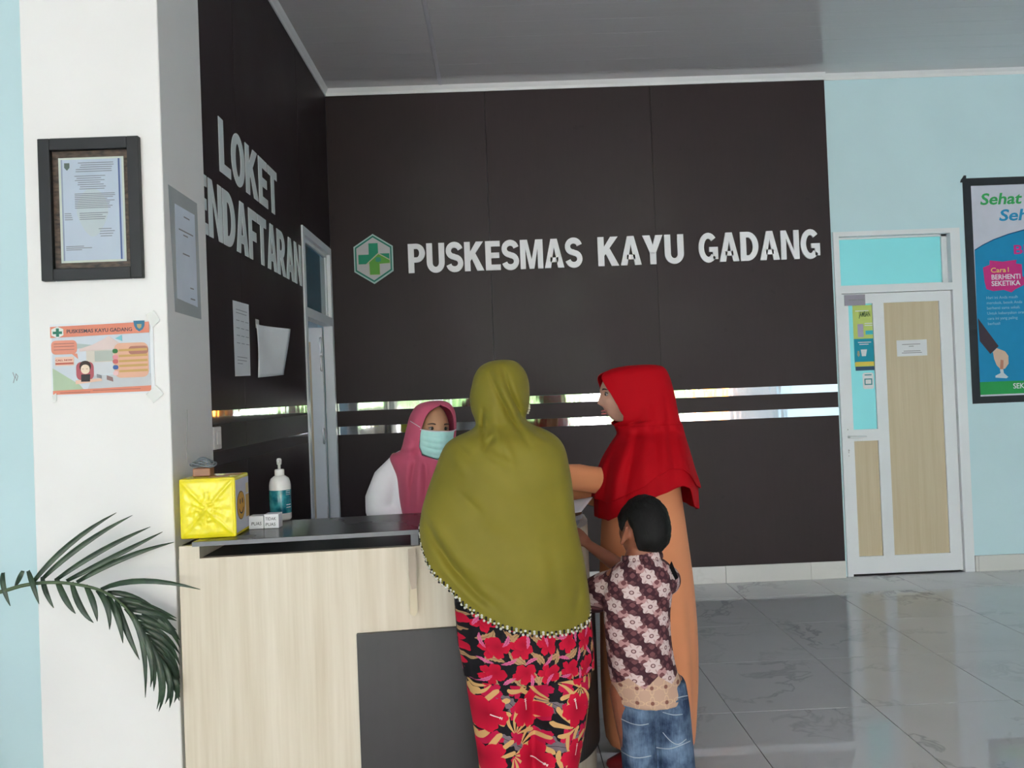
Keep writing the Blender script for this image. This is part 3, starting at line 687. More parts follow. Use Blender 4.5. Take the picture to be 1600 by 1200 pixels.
t = thing('wall_notice', 'white sheet curling off the dark left wall beside the narrow notice', 'paper', (XL, yA, zA))
o = mesh('sheet', V, F, M['paper'], t, True); o.modifiers.new('s', 'SOLIDIFY').thickness = .0008
mesh('tape', *prism([(XL+.002, yA-.006, zB_-.02), (XL+.002, yA+.05, zB_-.02), (XL+.002, yA+.05, zB_+.025), (XL+.002, yA-.006, zB_+.025)], None, (.001, 0, 0)), M['tape'], t)
t = thing('light_switch', 'white wall switch at the edge of the dark wall behind the pillar', 'switch', onx(339, 685, XL))
y0_, z0_ = lwp(338, 702); bevel(mesh('plate', *boxvf(XL, XL+.012, y0_-.05, y0_+.035, z0_, z0_+.095), M['white_plastic'], t), .004)
bevel(mesh('rocker', *boxvf(XL+.012, XL+.018, y0_-.03, y0_+.015, z0_+.02, z0_+.075), M['white_plastic'], t), .003)

# ================================================================== BIG POSTER ON THE RIGHT
xq0 = float(at(1504, 300, YW)[0]); zq1, zq0 = float(at(1506, 279, YW)[2]), float(at(1521, 631, YW)[2]); PWd = .80
t = thing('wall_poster', 'large blue stop-smoking poster with a black tape border on the pale blue wall', 'poster', (xq0+PWd/2, YW, zq0))
fq = Face((xq0, YW, zq0), (1, 0, 0), (0, 0, 1), (0, -1, 0)); PHt = zq1-zq0
fq.rect('sheet', 0, 0, PWd, PHt, .001, flat('poster_white', (206, 208, 222)), t, .001)
for nm, r_ in (('border_tape', (0, 0, .062, PHt)), ('border_tape', (.062, PHt-.058, PWd, PHt)), ('border_tape', (.062, 0, PWd, .052)), ('border_tape', (PWd-.055, .052, PWd, PHt-.058))):
    fq.rect(nm, r_[0], r_[1], r_[2], r_[3], .0024, M['black_tape'], t, .001)
fq.poly('border_tape', [(-.018, PHt-.03), (.03, PHt-.03), (.03, PHt+.022), (.012, PHt+.022), (.0, PHt+.004), (-.012, PHt-.01)], .0036, M['black_tape'], t)
def qp(x, y): q = at(x, y, YW); return float(q[0])-xq0, float(q[2])-zq0
def qa(pts): return [qp(*q) for q in pts]
RB = PWd-.06
bx0 = qp(1523, 450)[0]
top = [qp(1522.5, 392), qp(1535, 384), qp(1552, 375.5), qp(1575, 367), qp(1600, 360)]
blue = flat('poster_blue', (24, 140, 190)); gr = flat('poster_green', (44, 158, 84))
fq.poly('blue_field', [(bx0, qp(1533, 597)[1]), (RB, qp(1533, 597)[1]), (RB, top[-1][1]+.05)]+top[::-1], .0021, blue, t)
fq.poly('arch_line', [(p[0], p[1]) for p in top]+[(p[0], p[1]+.008) for p in top[::-1]], .0029, flat('poster_navy', (20, 80, 130)), t)
fq.rect('green_foot', bx0, qp(1533, 617)[1], RB, qp(1533, 597)[1], .0021, gr, t)
mg = flat('poster_magenta', (214, 52, 140))
a, b = qp(1531.5, 320); fq.text('title', 'Sehat', a, b, .118, .0024, flat('poster_title_green', (58, 168, 96)), t, width=qp(1597, 318)[0]-a, bold=.022, shear=.18)
a, b = qp(1561, 345); fq.text('title', 'Seh', a, b, .118, .0024, flat('poster_title_blue', (40, 146, 196)), t, width=qp(1606, 343)[0]-a, bold=.022, shear=.18)
a, b = qp(1584, 397); fq.text('title', 'BE', a, b, .095, .0032, mg, t, width=.13, bold=.02)
fq.poly('pink_brush_patch', qa([(1535.5, 418), (1546, 414), (1546, 407), (1566, 409), (1588, 406), (1587, 412), (1596, 413), (1597, 432), (1602, 434), (1602, 444), (1596, 447), (1586, 452), (1580, 457), (1568, 453), (1552, 455), (1541, 452), (1538, 440)])[::-1], .0029, flat('poster_brush_pink', (206, 50, 132)), t)
a, b = qp(1548, 426); gold = flat('poster_gold', (232, 206, 110)); fq.text('caption', 'Cara', a, b, .050, .0036, gold, t, width=qp(1571.5, 425)[0]-a, bold=.012); fq.text('caption', '1', qp(1574.5, 425)[0], b, .050, .0036, gold, t, bold=.012)
wt = flat('poster_lettering', (226, 222, 232))
a, b = qp(1549, 437); fq.text('caption', 'BERHENTI', a, b, .052, .0036, wt, t, width=qp(1594, 435)[0]-a, bold=.018)
a, b = qp(1549, 447); fq.text('caption', 'SEKETIKA', a, b, .052, .0036, wt, t, width=qp(1594, 445)[0]-a, bold=.018)
for k, s_ in enumerate(('Hari ini Anda masih', 'merokok, besok Anda', 'berhenti sama sekali.', 'Untuk kebanyakan oran', 'cara ini yang paling', 'berhasil')):
    a, b = qp(1541+k*.5, 467.5+k*8.1); fq.text('body_text', s_, a, b, .030, .0030, flat('poster_body_text', (150, 190, 214)), t, bold=.0)
fq.poly('drawn_sleeve', qa([(1527.5, 497), (1560, 541), (1547, 553), (1530.5, 533)])[::-1], .0029, flat('poster_sleeve', (66, 52, 62)), t)
fq.poly('drawn_hand', qa([(1551, 550), (1557, 544), (1570, 549), (1575, 556), (1575.5, 568), (1570, 576), (1563, 577), (1557, 571), (1553, 561)])[::-1], .0029, flat('poster_hand', (216, 184, 164)), t)
fq.poly('drawn_finger', qa([(1563, 562), (1567.5, 563), (1567, 577), (1562, 577)])[::-1], .0036, flat('poster_finger', (194, 132, 110)), t)
fq.poly('drawn_cigarette', qa([(1562, 577), (1567, 577), (1568, 583), (1575, 589), (1572, 591), (1555, 590), (1555, 587), (1563, 583)])[::-1], .0036, flat('poster_stub', (206, 214, 222)), t)
a, b = qp(1583, 607); fq.text('foot_text', 'SEK', a, b, .055, .0030, wt, t, width=.085, bold=.012)

# ================================================================== RECEPTION COUNTER
def spline2(P, k=8): return [np.array(q) for q in dense(P, k)]
def offs(P, d):                               # offset a plan curve to its outer (camera) side
    out = []
    for i in range(len(P)):
        t_ = P[min(i+1, len(P)-1)]-P[max(i-1, 0)]; t_ = t_/np.linalg.norm(t_)
        out.append(P[i]+np.array([t_[1], -t_[0]])*d)
    return out
def slab(outer, inner, z0, z1):
    n = len(outer); V = [(p[0], p[1], z) for z in (z0, z1) for p in outer]+[(p[0], p[1], z) for z in (z0, z1) for p in inner]
    F = []
    for i in range(n-1):
        F += [(i, i+1, n+i+1, n+i), (2*n+i+1, 2*n+i, 3*n+i, 3*n+i+1), (n+i, n+i+1, 3*n+i+1, 3*n+i), (i+1, i, 2*n+i, 2*n+i+1)]
    F += [(0, n, 3*n, 2*n), (n-1, 3*n-1, 4*n-1, 2*n-1)]
    return V, F
CL = spline2([(-1.102, 2.68), (-.64, 2.715), (-.2, 2.755), (.02, 2.785), (.15, 2.835), (.245, 2.915), (.305, 3.03), (.325, 3.14), (.327, 3.22), (.327, 3.30)])
ZP, ZS = float(at(315, 873, 2.68)[2]), float(at(300, 846, 2.68)[2])
ct = thing('reception_counter', 'pale maple reception counter with rounded end and charcoal front panel', 'counter', (-.35, 3.0, 0))
o = mesh('front_panel', *slab(CL, offs(CL, -.03), 0, ZP), M['maple'], ct)
dk = [p for p in CL if p[0] > float(at(556, 990, 2.72)[0])-.01 or p[1] > 3.0]
o = mesh('charcoal_panel', *slab(offs(dk, .016), offs(dk, .0005), .10, float(at(556, 989, 2.725)[2])), M['panel_black'], ct); bevel(o, .002)
inn = offs(CL, -.03)
box('end_panel', -1.102, -1.072, 2.70, 3.20, 0, ZS-.016, M['maple'], ct)
box('end_block', -1.101, float(at(313, 860, 2.69)[0]), 2.682, 3.05, ZP, ZS-.016, M['maple'], ct)
wk = [(p[0], p[1]) for p in inn]+[(-1.07, 3.20)]
mesh('worktop', *prism([(a, b, ZP-.03) for a, b in wk], None, (0, 0, .026)), M['panel_black'], ct)
sh_f = spline2([(float(at(300, 848, 2.665)[0]), 2.665), (-.64, 2.698), (-.2, 2.742), (.08, 2.785), (.20, 2.83), (.275, 2.91), (.292, 3.02), (.292, 3.12)], 6)
shp = [(p[0], p[1]) for p in sh_f]+[(-.34, 3.125), (sh_f[0][0], 3.05)]
g = dark_laminate('black_counter_top', (.022, .021, .023), .20)
o = mesh('raised_shelf', *prism([(a, b, ZS-.016) for a, b in shp], None, (0, 0, .016)), g, ct); bevel(o, .0012)
edge = flat('grey_edge_band', (128, 128, 132))
mesh('edge_band', *slab(offs(sh_f, .0012), offs(sh_f, -.001), ZS-.0155, ZS-.0006), edge, ct)
for p_ in ((648, 842, 2.765), (880, 822, 2.845)):
    q = at(*p_); box('support_post', q[0]-.014, q[0]+.014, q[1]-.004, q[1]+.024, ZP-.005, ZS-.016, flat('grey_metal_post', (128, 128, 132)), ct, .002)
fcn = lambda x, y: at(x, y, 2.738)
mesh('tape_residue', *prism([at(x, y, 2.7165) for x, y in ((637.5, 858), (649, 857), (651, 880), (651, 919), (643, 921), (639, 900))][::-1], None, (0, -.0008, 0)), flat('tape_mark', (186, 170, 152)), ct)
mesh('tape_residue', *prism([at(x, y, 2.7165) for x, y in ((640, 921), (651, 920), (653, 955), (648, 963), (641, 960))][::-1], None, (0, -.0006, 0)), flat('tape_mark_pale', (212, 198, 172)), ct)
def shp_at(x, y): return onz(x, y, ZS)

# yellow wrapped tissue box
q0 = onz(283, 842, ZS); bw, bh, bd = float(at(367, 835, 2.72)[0]-at(281, 842, 2.72)[0]), .205, .185
TB = np.array([float(at(281, 842, 2.72)[0]), 2.72, ZS])
t = thing('tissue_box', 'yellow plastic wrapped tissue box with smiley prints at the counter end', 'box', TB+np.array([bw/2, bd/2, 0]))
ang = math.radians(3); RZ = np.array([[math.cos(ang), -math.sin(ang), 0], [math.sin(ang), math.cos(ang), 0], [0, 0, 1]])
def tb(p): return TB+RZ@np.array(p, float)
yel = plain('yellow_plastic_wrap', c(246, 228, 40), .22, .05, 12)
v, f = boxvf(0, bw, .006, bd, 0, bh); o = mesh('box_body', [tb(p) for p in v], f, yel, t); bevel(o, .006, 3)
n = 44; V = []
for i in range(n+1):
    for j in range(n+1):
        a, b = i/n*2-1, j/n*2-1; r = math.hypot(a, b); th = math.atan2(b, a)
        dg = abs(abs(a)-abs(b))
        h = .0045*math.exp(-(dg/.07)**2)*(r < 1.35)*min(1, (1.4-r)*3) + .007*math.exp(-(r/.42)**2)*(1+1.6*noise.noise((a*11, b*11, 1)))+.0012*noise.noise((a*5, b*5, 4))+.0015*math.sin(th*12)*math.exp(-(r/.6)**2)*(r > .1)
        e = 1-max(abs(a), abs(b))**14
        V.append(tb(((a+1)/2*bw*.97+.015*bw, .008-.006*e-h*e, (b+1)/2*bh*.97+.015*bh)))
F = [(i*(n+1)+j, (i+1)*(n+1)+j, (i+1)*(n+1)+j+1, i*(n+1)+j+1) for i in range(n) for j in range(n)]
mesh('gathered_wrap', V, F, yel, t, True)
fx = Face(tb((bw, 0, 0)), RZ@np.array([0, 1, 0]), (0, 0, 1), RZ@np.array([1, 0, 0]))
pw = fx.rect('printed_side', .012, .012, bd-.008, bh-.012, .0005, flat('tissue_box_white', (214, 214, 222)), t)
def disc(cx, cy, r, n=28, a0=0, a1=360): return [(cx+r*math.cos(math.radians(a0+(a1-a0)*i/n)), cy+r*math.sin(math.radians(a0+(a1-a0)*i/n))) for i in range(n)]
def smiley(cx, cy, r, h0=.0012):
    fx.poly('smiley_rim', disc(cx, cy, r), h0, flat('smiley_rim_brown', (120, 84, 30)), pw)
    fx.poly('smiley_face', disc(cx, cy, r*.93), h0+.0006, flat('smiley_orange', (222, 166, 62)), pw)
    for s in (-1, 1): fx.poly('smiley_eye', [(cx+s*r*.28+r*.09*math.cos(k_), cy+r*.3+r*.2*math.sin(k_)) for k_ in np.linspace(0, 2*PI, 12, endpoint=False)], h0+.0012, M['ink_dark'], pw)
    o_ = [(cx+r*.6*math.cos(k_), cy+r*.6*math.sin(k_)) for k_ in np.linspace(PI*1.12, PI*1.88, 12)]; i_ = [(cx+r*.52*math.cos(k_), cy+r*.50*math.sin(k_)) for k_ in np.linspace(PI*1.12, PI*1.88, 12)]
    fx.poly('smiley_mouth', o_+i_[::-1], h0+.0012, M['ink_dark'], pw)
smiley(.072, .10, .05)
fx.rect('printed_patch', .135, .05, .175, .13, .0012, flat('tissue_box_tan', (206, 164, 90)), pw); fx.rect('printed_patch', .14, .135, .17, .17, .0012, flat('tissue_box_lemon', (226, 210, 150)), pw)
ftp = Face(tb((0, 0, bh)), RZ@np.array([1, 0, 0]), RZ@np.array([0, 1, 0]), (0, 0, 1))
for cx, cy, r in ((.12, .06, .035), (.15, .13, .03), (.06, .12, .03)): ftp.poly('top_print', [(cx+r*math.cos(q), cy+r*.8*math.sin(q)) for q in np.linspace(0, 2*PI, 18, endpoint=False)], .0004, flat('tissue_top_print', (205, 150, 90)), t)

# cord bundle and copper block on the box
t = thing('cord_bundle', 'small tangled bundle of grey cord on top of the yellow tissue box', 'cord', tb((.045, .10, bh+.035)))
for k in range(4):
    pts = []
    for i in range(26):
        q = 2*PI*i/25
        pts.append(tb((.055+.045*math.cos(q+k)*(1-.1*k), .10+.03*math.sin(q+k*.7), bh+.036+.006*k+.007*math.sin(2*q+k*1.3)+.004)))
    mesh('cord_loop', *tube(pts, .0024, 8), flat('cord_grey', (118, 126, 134)), t, True)
v, f = boxvf(.025, .085, .075, .125, bh+.001, bh+.030); o = mesh('copper_block', [tb(p) for p in v], f, plain('copper_brown', c(150, 98, 64), .35, .15, 30), None); bevel(o, .003)
tag(o, 'small copper brown block under the grey cord on the tissue box', 'block')

# pump bottle
qb = onz(437, 814, ZS); bx, byy = float(qb[0]), float(qb[1])+.02
t = thing('pump_bottle', 'white pump bottle with a teal label at the back of the counter shelf', 'bottle', (bx, byy, ZS))
s_ = .245/.245; R_b = .041
z_ = lambda h: ZS+h
wp = plain('bottle_white_plastic', (.78, .77, .75, 1), .25, .02, 10)
mesh('bottle_body', *lathe(bx, byy, [(.034, z_(.001)), (R_b-.001, z_(.006)), (R_b, z_(.012)), (R_b, z_(.135)), (R_b-.002, z_(.148)), (.034, z_(.162)), (.022, z_(.171)), (.0165, z_(.174))], 32), wp, t, True)
g = G('teal_bottle_label'); x, y, z = g.xyz('Position'); n1_ = g.noise(g.vec(x*20, y*20, z*20), 1.5, 3)
g.set(g.mix(g.ramp(n1_, .35, .65), c(18, 92, 112), c(58, 150, 160)), .15); 
lb_ = mesh('label', *[(a, b[:-2]) for a, b in [lathe(bx, byy, [(R_b+.0006, z_(.030)), (R_b+.0008, z_(.031)), (R_b+.0008, z_(.118)), (R_b+.0006, z_(.119))], 32)]][0], g.m, t, True)
mesh('collar', *lathe(bx, byy, [(.0165, z_(.172)), (.0185, z_(.174)), (.0185, z_(.194)), (.016, z_(.197)), (.008, z_(.198))], 24), wp, t, True)
mesh('pump_stem', *lathe(bx, byy, [(.0055, z_(.197)), (.0055, z_(.214)), (.009, z_(.216)), (.010, z_(.232)), (.008, z_(.238)), (.003, z_(.240))], 18), wp, t, True)
mesh('nozzle', *tube([(bx, byy, z_(.230)), (bx+.004, byy-.022, z_(.230)), (bx+.006, byy-.034, z_(.224))], [.006, .005, .0042], 10), wp, t, True)
for k, zz in enumerate((.115, .108, .101, .062, .052)):
    pts = [(bx+(R_b+.0012)*math.cos(q), byy+(R_b+.0012)*math.sin(q), z_(zz)) for q in np.linspace(-.75, -.25, 8)]
    mesh('label_print', *tube(pts, .0009, 6), M['paper'], lb_)

# satisfaction blocks
for (p0, p1, wd, lab, rz) in (((389, 829), (412, 828), 'PUAS', 'white handmade block reading PUAS beside the yellow tissue box', .10), ((413, 828), (436, 826), 'TIDAK\nPUAS', 'white handmade block reading TIDAK PUAS in front of the pump bottle', .02)):
    A_, B_2 = onz(*p0, ZS), onz(*p1, ZS); wdt = float(B_2[0]-A_[0]); yy0 = 2.885
    xA = float(at(p0[0], p0[1], yy0)[0]); xB = float(at(p1[0], p1[1], yy0)[0])
    t = thing('rating_block', lab, 'block', ((xA+xB)/2, yy0+.03, ZS))
    hb = .047 if wd == 'PUAS' else .052
    bevel(box('block', xA, xB, yy0, yy0+.05, ZS+.0005, ZS+hb, M['paper'], t), .002)
    ff = Face((xA, yy0, ZS), (1, 0, 0), (0, 0, 1), (0, -1, 0))
    if wd == 'PUAS': ff.text('handwriting', 'PUAS', .010, .014, .017, .0004, M['ink_dark'], t, width=(xB-xA)*.68, shear=.1)
    else:
        ff.text('handwriting', 'TIDAK', .005, .030, .016, .0004, M['ink_dark'], t, width=(xB-xA)*.72, shear=.05); ff.text('handwriting', 'PUAS', .006, .010, .016, .0004, M['ink_dark'], t, width=(xB-xA)*.66, shear=.05)

# paper sheet lying over the far end of the shelf
n = 12; V = []; P0, P1, P2, P3 = np.array([.10, 2.90, ZS+.002]), np.array([.275, 2.86, ZS+.006]), np.array([.345, 3.07, ZS+.03]), np.array([.12, 3.10, ZS+.002])
for i in range(n+1):
    for j in range(n+1):
        s, r = i/n, j/n; p = (P0*(1-s)+P1*s)*(1-r)+(P3*(1-s)+P2*s)*r
        V.append(p+np.array([0, 0, .006*math.sin(s*3)*r+.012*s*s]))
F = [(i*(n+1)+j, (i+1)*(n+1)+j, (i+1)*(n+1)+j+1, i*(n+1)+j+1) for i in range(n) for j in range(n)]
o = mesh('paper_sheet', V, F, M['paper'], None, True); o.modifiers.new('s', 'SOLIDIFY').thickness = .0008
tag(o, 'white paper sheet hanging over the rounded end of the counter shelf', 'paper')

# ================================================================== PALM
t = thing('potted_palm', 'feathery green palm frond arching in front of the white pillar', 'plant', (-2.05, 2.45, 0))
pot = lathe(-2.05, 2.45, [(.10, 0), (.12, .01), (.15, .26), (.165, .28), (.165, .31), (.15, .31), (.14, .27)], 28)
mesh('pot', *pot, plain('terracotta_pot', c(150, 84, 60), .7), t, True)
mesh('soil', *lathe(-2.05, 2.45, [(.138, .262), (.136, .272), (.02, .28)], 20), plain('dark_soil', (.03, .02, .015, 1), .9, .2, 60), t, True)
stem_m = plain('palm_stem_green', c(74, 92, 62), .5, .1, 20)
g = G('palm_leaf'); x, y, z = g.xyz('Position'); n_ = g.noise(g.vec(x, y, z), 30, 3)
g.set(g.mix(g.ramp(n_, .3, .7), c(30, 48, 36), c(56, 78, 54)), .38); leaf_m = g.m
YR = lambda s: 2.56+.13*s                     # the frond leans back towards the pillar
rch_px = [(-120, 960), (-60, 938), (0, 925), (40, 914), (85, 910), (130, 915), (165, 926), (195, 948), (222, 985), (242, 1025), (258, 1062)]
rp = [np.array(at(x, y, 2.50+.02*max(0, k-2))) for k, (x, y) in enumerate(rch_px)]
rp = [np.array([-2.04, 2.46, .30]), np.array([-1.99, 2.47, .55])]+rp
rd = [np.array(q) for q in dense(rp, 5)]
fr_ = mesh('frond_stem', *tube(rd, [.007*(1-.8*i/len(rd))+.001 for i in range(len(rd))], 8), stem_m, t, True)
def leaflet(p0, ctrl, p1, wid, nrm):
    pts = [((1-s)**2*p0+2*s*(1-s)*ctrl+s*s*p1) for s in np.linspace(0, 1, 9)]; V = []
    for i, p in enumerate(pts):
        tg = pts[min(i+1, 8)]-pts[max(i-1, 0)]; tg = tg/np.linalg.norm(tg)
        sd = np.cross(tg, nrm); sd /= np.linalg.norm(sd); s = i/8
        wv = wid*(math.sin(PI*min(1, s*.82+.18))**.8)*(1 if s < .98 else .1)+.0006; up = np.cross(sd, tg)
        V += [p-sd*wv+up*wv*.35, p, p+sd*wv+up*wv*.35]
    F = []
    for i in range(8):
        a = i*3; F += [(a, a+1, a+4, a+3), (a+1, a+2, a+5, a+4)]
    o = mesh('leaflet', V, F, leaf_m, fr_, True); o.modifiers.new('s', 'SOLIDIFY').thickness = .0006
    return o
def L_(b, m, e, yb, ye, wid=.0085):
    p0, cx, p1 = np.array(at(*b, yb)), np.array(at(*m, (yb+ye)/2-.01)), np.array(at(*e, ye))
    leaflet(p0, 2*cx-.5*(p0+p1), p1, wid, np.array([.25, -1, .35]))
LF = [  # base, middle, tip in picture pixels; depth of base and tip
 ((50, 912), (110, 850), (182, 801), 2.56, 2.66), ((66, 905), (132, 850), (207, 805), 2.57, 2.67), ((88, 906), (160, 860), (235, 823), 2.58, 2.69), ((104, 908), (182, 868), (254, 831), 2.59, 2.70), ((120, 910), (195, 872), (272, 847), 2.60, 2.71),
 ((158, 921), (225, 908), (313, 921), 2.62, 2.60),
 ((5, 895), (6, 918), (16, 947), 2.52, 2.50), ((44, 892), (52, 915), (61, 944), 2.53, 2.50), ((36, 892), (30, 905), (22, 920), 2.53, 2.55), ((66, 901), (72, 925), (84, 950), 2.55, 2.52), ((88, 903), (102, 935), (118, 959), 2.56, 2.53), ((112, 910), (126, 948), (146, 973), 2.57, 2.54), ((134, 915), (146, 942), (152, 971), 2.58, 2.55), ((152, 922), (168, 948), (171, 984), 2.59, 2.56), ((168, 930), (184, 965), (192, 1005), 2.60, 2.57), ((182, 938), (198, 985), (218, 1031), 2.61, 2.58),
 ((196, 950), (222, 1000), (227, 1090), 2.62, 2.60), ((206, 962), (234, 1020), (235, 1074), 2.62, 2.60), ((216, 975), (238, 1030), (240, 1080), 2.63, 2.61), ((224, 990), (250, 1050), (245, 1108), 2.63, 2.62), ((232, 1004), (254, 1060), (248, 1112), 2.63, 2.62), ((240, 1020), (264, 1060), (258, 1100), 2.64, 2.63), ((250, 1042), (266, 1070), (265, 1106), 2.64, 2.64), ((256, 1056), (276, 1070), (272, 1098), 2.65, 2.66),
 ((168, 926), (205, 932), (248, 954), 2.63, 2.70), ((180, 936), (225, 945), (290, 966), 2.63, 2.73), ((190, 944), (235, 958), (296, 985), 2.63, 2.735), ((200, 952), (240, 958), (292, 970), 2.63, 2.73), ((207, 962), (245, 975), (298, 1000), 2.64, 2.735), ((213, 972), (252, 990), (300, 1022), 2.64, 2.735), ((220, 982), (258, 1002), (298, 1040), 2.64, 2.735), ((226, 992), (262, 1018), (300, 1060), 2.65, 2.735), ((232, 1004), (264, 1028), (292, 1070), 2.65, 2.735), ((238, 1014), (266, 1040), (290, 1082), 2.65, 2.735), ((244, 1026), (268, 1050), (284, 1090), 2.66, 2.73), ((250, 1040), (268, 1062), (280, 1095), 2.66, 2.73),
 ((215, 945), (250, 962), (286, 1000), 2.65, 2.72), ((222, 958), (258, 975), (292, 1012), 2.66, 2.73)]
for b, m, e, yb, ye in LF: L_(b, m, (min(e[0], 276 if e[1] < 1000 else 281), e[1]) if e[1] > 940 else e, yb, min(ye, 2.70), .0085 if yb > 2.55 else .007)
rs = random.Random(3)
for k in range(4):                            # further fronds of the same plant, left of the picture
    a = math.radians((195, 225, 258, 300)[k]); dx, dy = math.cos(a), math.sin(a)*.6
    pts = [np.array([-2.05+dx*.8*s, 2.45+dy*.9*s, .3+1.0*s-.75*s*s*1.1]) for s in np.linspace(0, 1, 14)]
    st = mesh('frond_stem', *tube(pts, [.007*(1-.8*i/14)+.001 for i in range(14)], 8), stem_m, t, True)
    fr_ = st
    for i in range(4, 14):
        for s in (-1, 1):
            sd = np.array([-dy, dx, 0])*s; p0 = pts[i]; tg = np.array([dx, dy, 0])
            leaflet(p0, p0+sd*.12+tg*.08+np.array([0, 0, .03]), p0+sd*.22+tg*.18+np.array([0, 0, -.10]), .008, np.array([0, 0, 1.0]))

# ================================================================== PEOPLE
def rotm(face_deg, pitch=0, roll=0):          # columns: right, forward, up of a head whose nose points along face_deg
    a = math.radians(face_deg); fwd = np.array([math.cos(a), math.sin(a), 0]); rt = np.array([math.sin(a), -math.cos(a), 0]); up = np.array([0, 0, 1.0])
    p = math.radians(pitch); fwd, up = fwd*math.cos(p)+up*math.sin(p), up*math.cos(p)-fwd*math.sin(p)
    r = math.radians(roll); rt, up = rt*math.cos(r)+up*math.sin(r), up*math.cos(r)-rt*math.sin(r)
    return np.stack([rt, fwd, up], 1)
def sstep(a, b, x): t_ = min(1, max(0, (x-a)/(b-a))); return t_*t_*(3-2*t_)
def head_shape(n):                            # n unit direction -> local point of an adult head
    x, y, z = .073*n[0], .094*n[1], .114*n[2]
    s = sstep(.01, .11, -z); x *= 1-.30*s
    if y < 0: y *= 1-.42*s
    else: y *= 1-.06*s
    if y > 0:
        fr = sstep(.2, .7, n[1])
        nz = (z-.012)/-.040
        y += fr*.024*math.exp(-(x/.0105)**2)*(max(0, nz)**1.1 if nz < 1 else max(0, 1-(nz-1)*3.2))
        for sx in (-1, 1): y -= fr*.012*math.exp(-((x-sx*.031)/.015)**2-((z-.010)/.011)**2)
        y += fr*.004*math.exp(-((z-.030)/.009)**2)
        y += fr*math.exp(-(x/.019)**2)*(.0065*math.exp(-((z+.056)/.0052)**2)+.0065*math.exp(-((z+.069)/.0058)**2)-.002*math.exp(-((z+.0625)/.002)**2))
        y += fr*.008*math.exp(-(x/.022)**2-((z+.096)/.012)**2)
        for sx in (-1, 1): y += fr*.004*math.exp(-((x-sx*.042)/.016)**2-((z+.022)/.018)**2)
    return np.array([x, y, z])
def head(o, R, s=1.0, nu=72, nv=54):
    V = []
    for i in range(nv+1):
        th = PI*min(max(i/nv, .004), .996)
        for j in range(nu):
            q = 2*PI*j/nu; V.append(o+R@(head_shape(np.array([math.sin(th)*math.cos(q), math.sin(th)*math.sin(q), math.cos(th)]))*s))
    F = [(i*nu+j, (i+1)*nu+j, (i+1)*nu+(j+1) % nu, i*nu+(j+1) % nu) for i in range(nv) for j in range(nu)]
    F += [tuple(range(nu)), tuple(nv*nu+j for j in range(nu-1, -1, -1))]
    return V, F
def ears(o, R, s=1.0):
    out = []
    for sx in (-1, 1):
        rim = [R@(np.array([sx*(.074+.012*math.sin(q*.5)), -.012-.016*math.cos(q)*-1, .002+.030*math.sin(q-PI/2)])*s)+o for q in np.linspace(0, 2*PI, 14)]
        out.append(tube(rim, .0062*s, 8)); out.append(ellipsoid(o+R@(np.array([sx*.074, -.004, 0])*s), np.array([.007, .015, .026])*s, 12, 8, R))
    return out
def hand(wr, d, nrm, side, s=1.0, curl=.5):   # wrist, pointing direction, palm normal, thumb side
    d = np.array(d, float); d /= np.linalg.norm(d); nrm = np.array(nrm, float); nrm -= d*(d@nrm); nrm /= np.linalg.norm(nrm)
    sd = np.cross(d, nrm)*side; out = []
    wr = np.array(wr, float)
    for k, (ofs, ln) in enumerate(((.027, .066), (.009, .074), (-.009, .070), (-.026, .055))):
        k0 = wr+sd*ofs*.55*s; k1 = wr+(d*.082+sd*ofs)*s
        out.append(tube([k0, k1], [.013*s, .0115*s], 10))
        p, dd, pts = k1, d.copy(), [k1]
        for j in range(3):
            a = curl*(.55+.35*j); dd = dd*math.cos(a*.7)+nrm*math.sin(a*.7); dd /= np.linalg.norm(dd)
            p = p+dd*ln*s*(.45, .32, .23)[j]; pts.append(p)
        out.append(tube(pts, [.0095*s, .0088*s, .0080*s, .0068*s], 10))
    b = wr+(d*.022+sd*.022)*s; p1 = b+(d*.026+sd*.026+nrm*.006)*s; p2 = p1+(d*.028+sd*.010+nrm*.010)*s; p3 = p2+(d*.024+sd*.001+nrm*.010)*s
    out.append(tube([wr+d*.01*s, b, p1, p2, p3], [.014*s, .0145*s, .0112*s, .0095*s, .0078*s], 10))
    return out
def foot(an, fwd, s=1.0):
    fwd = np.array(fwd, float); A = np.array(an, float)
    return [tube([A+fwd*-.035*s+np.array([0, 0, .032*s-A[2]]), A+fwd*.05*s+np.array([0, 0, .036*s-A[2]]), A+fwd*.12*s+np.array([0, 0, .026*s-A[2]]), A+fwd*.165*s+np.array([0, 0, .018*s-A[2]])], [.032*s, .036*s, .036*s, .018*s], 14)]
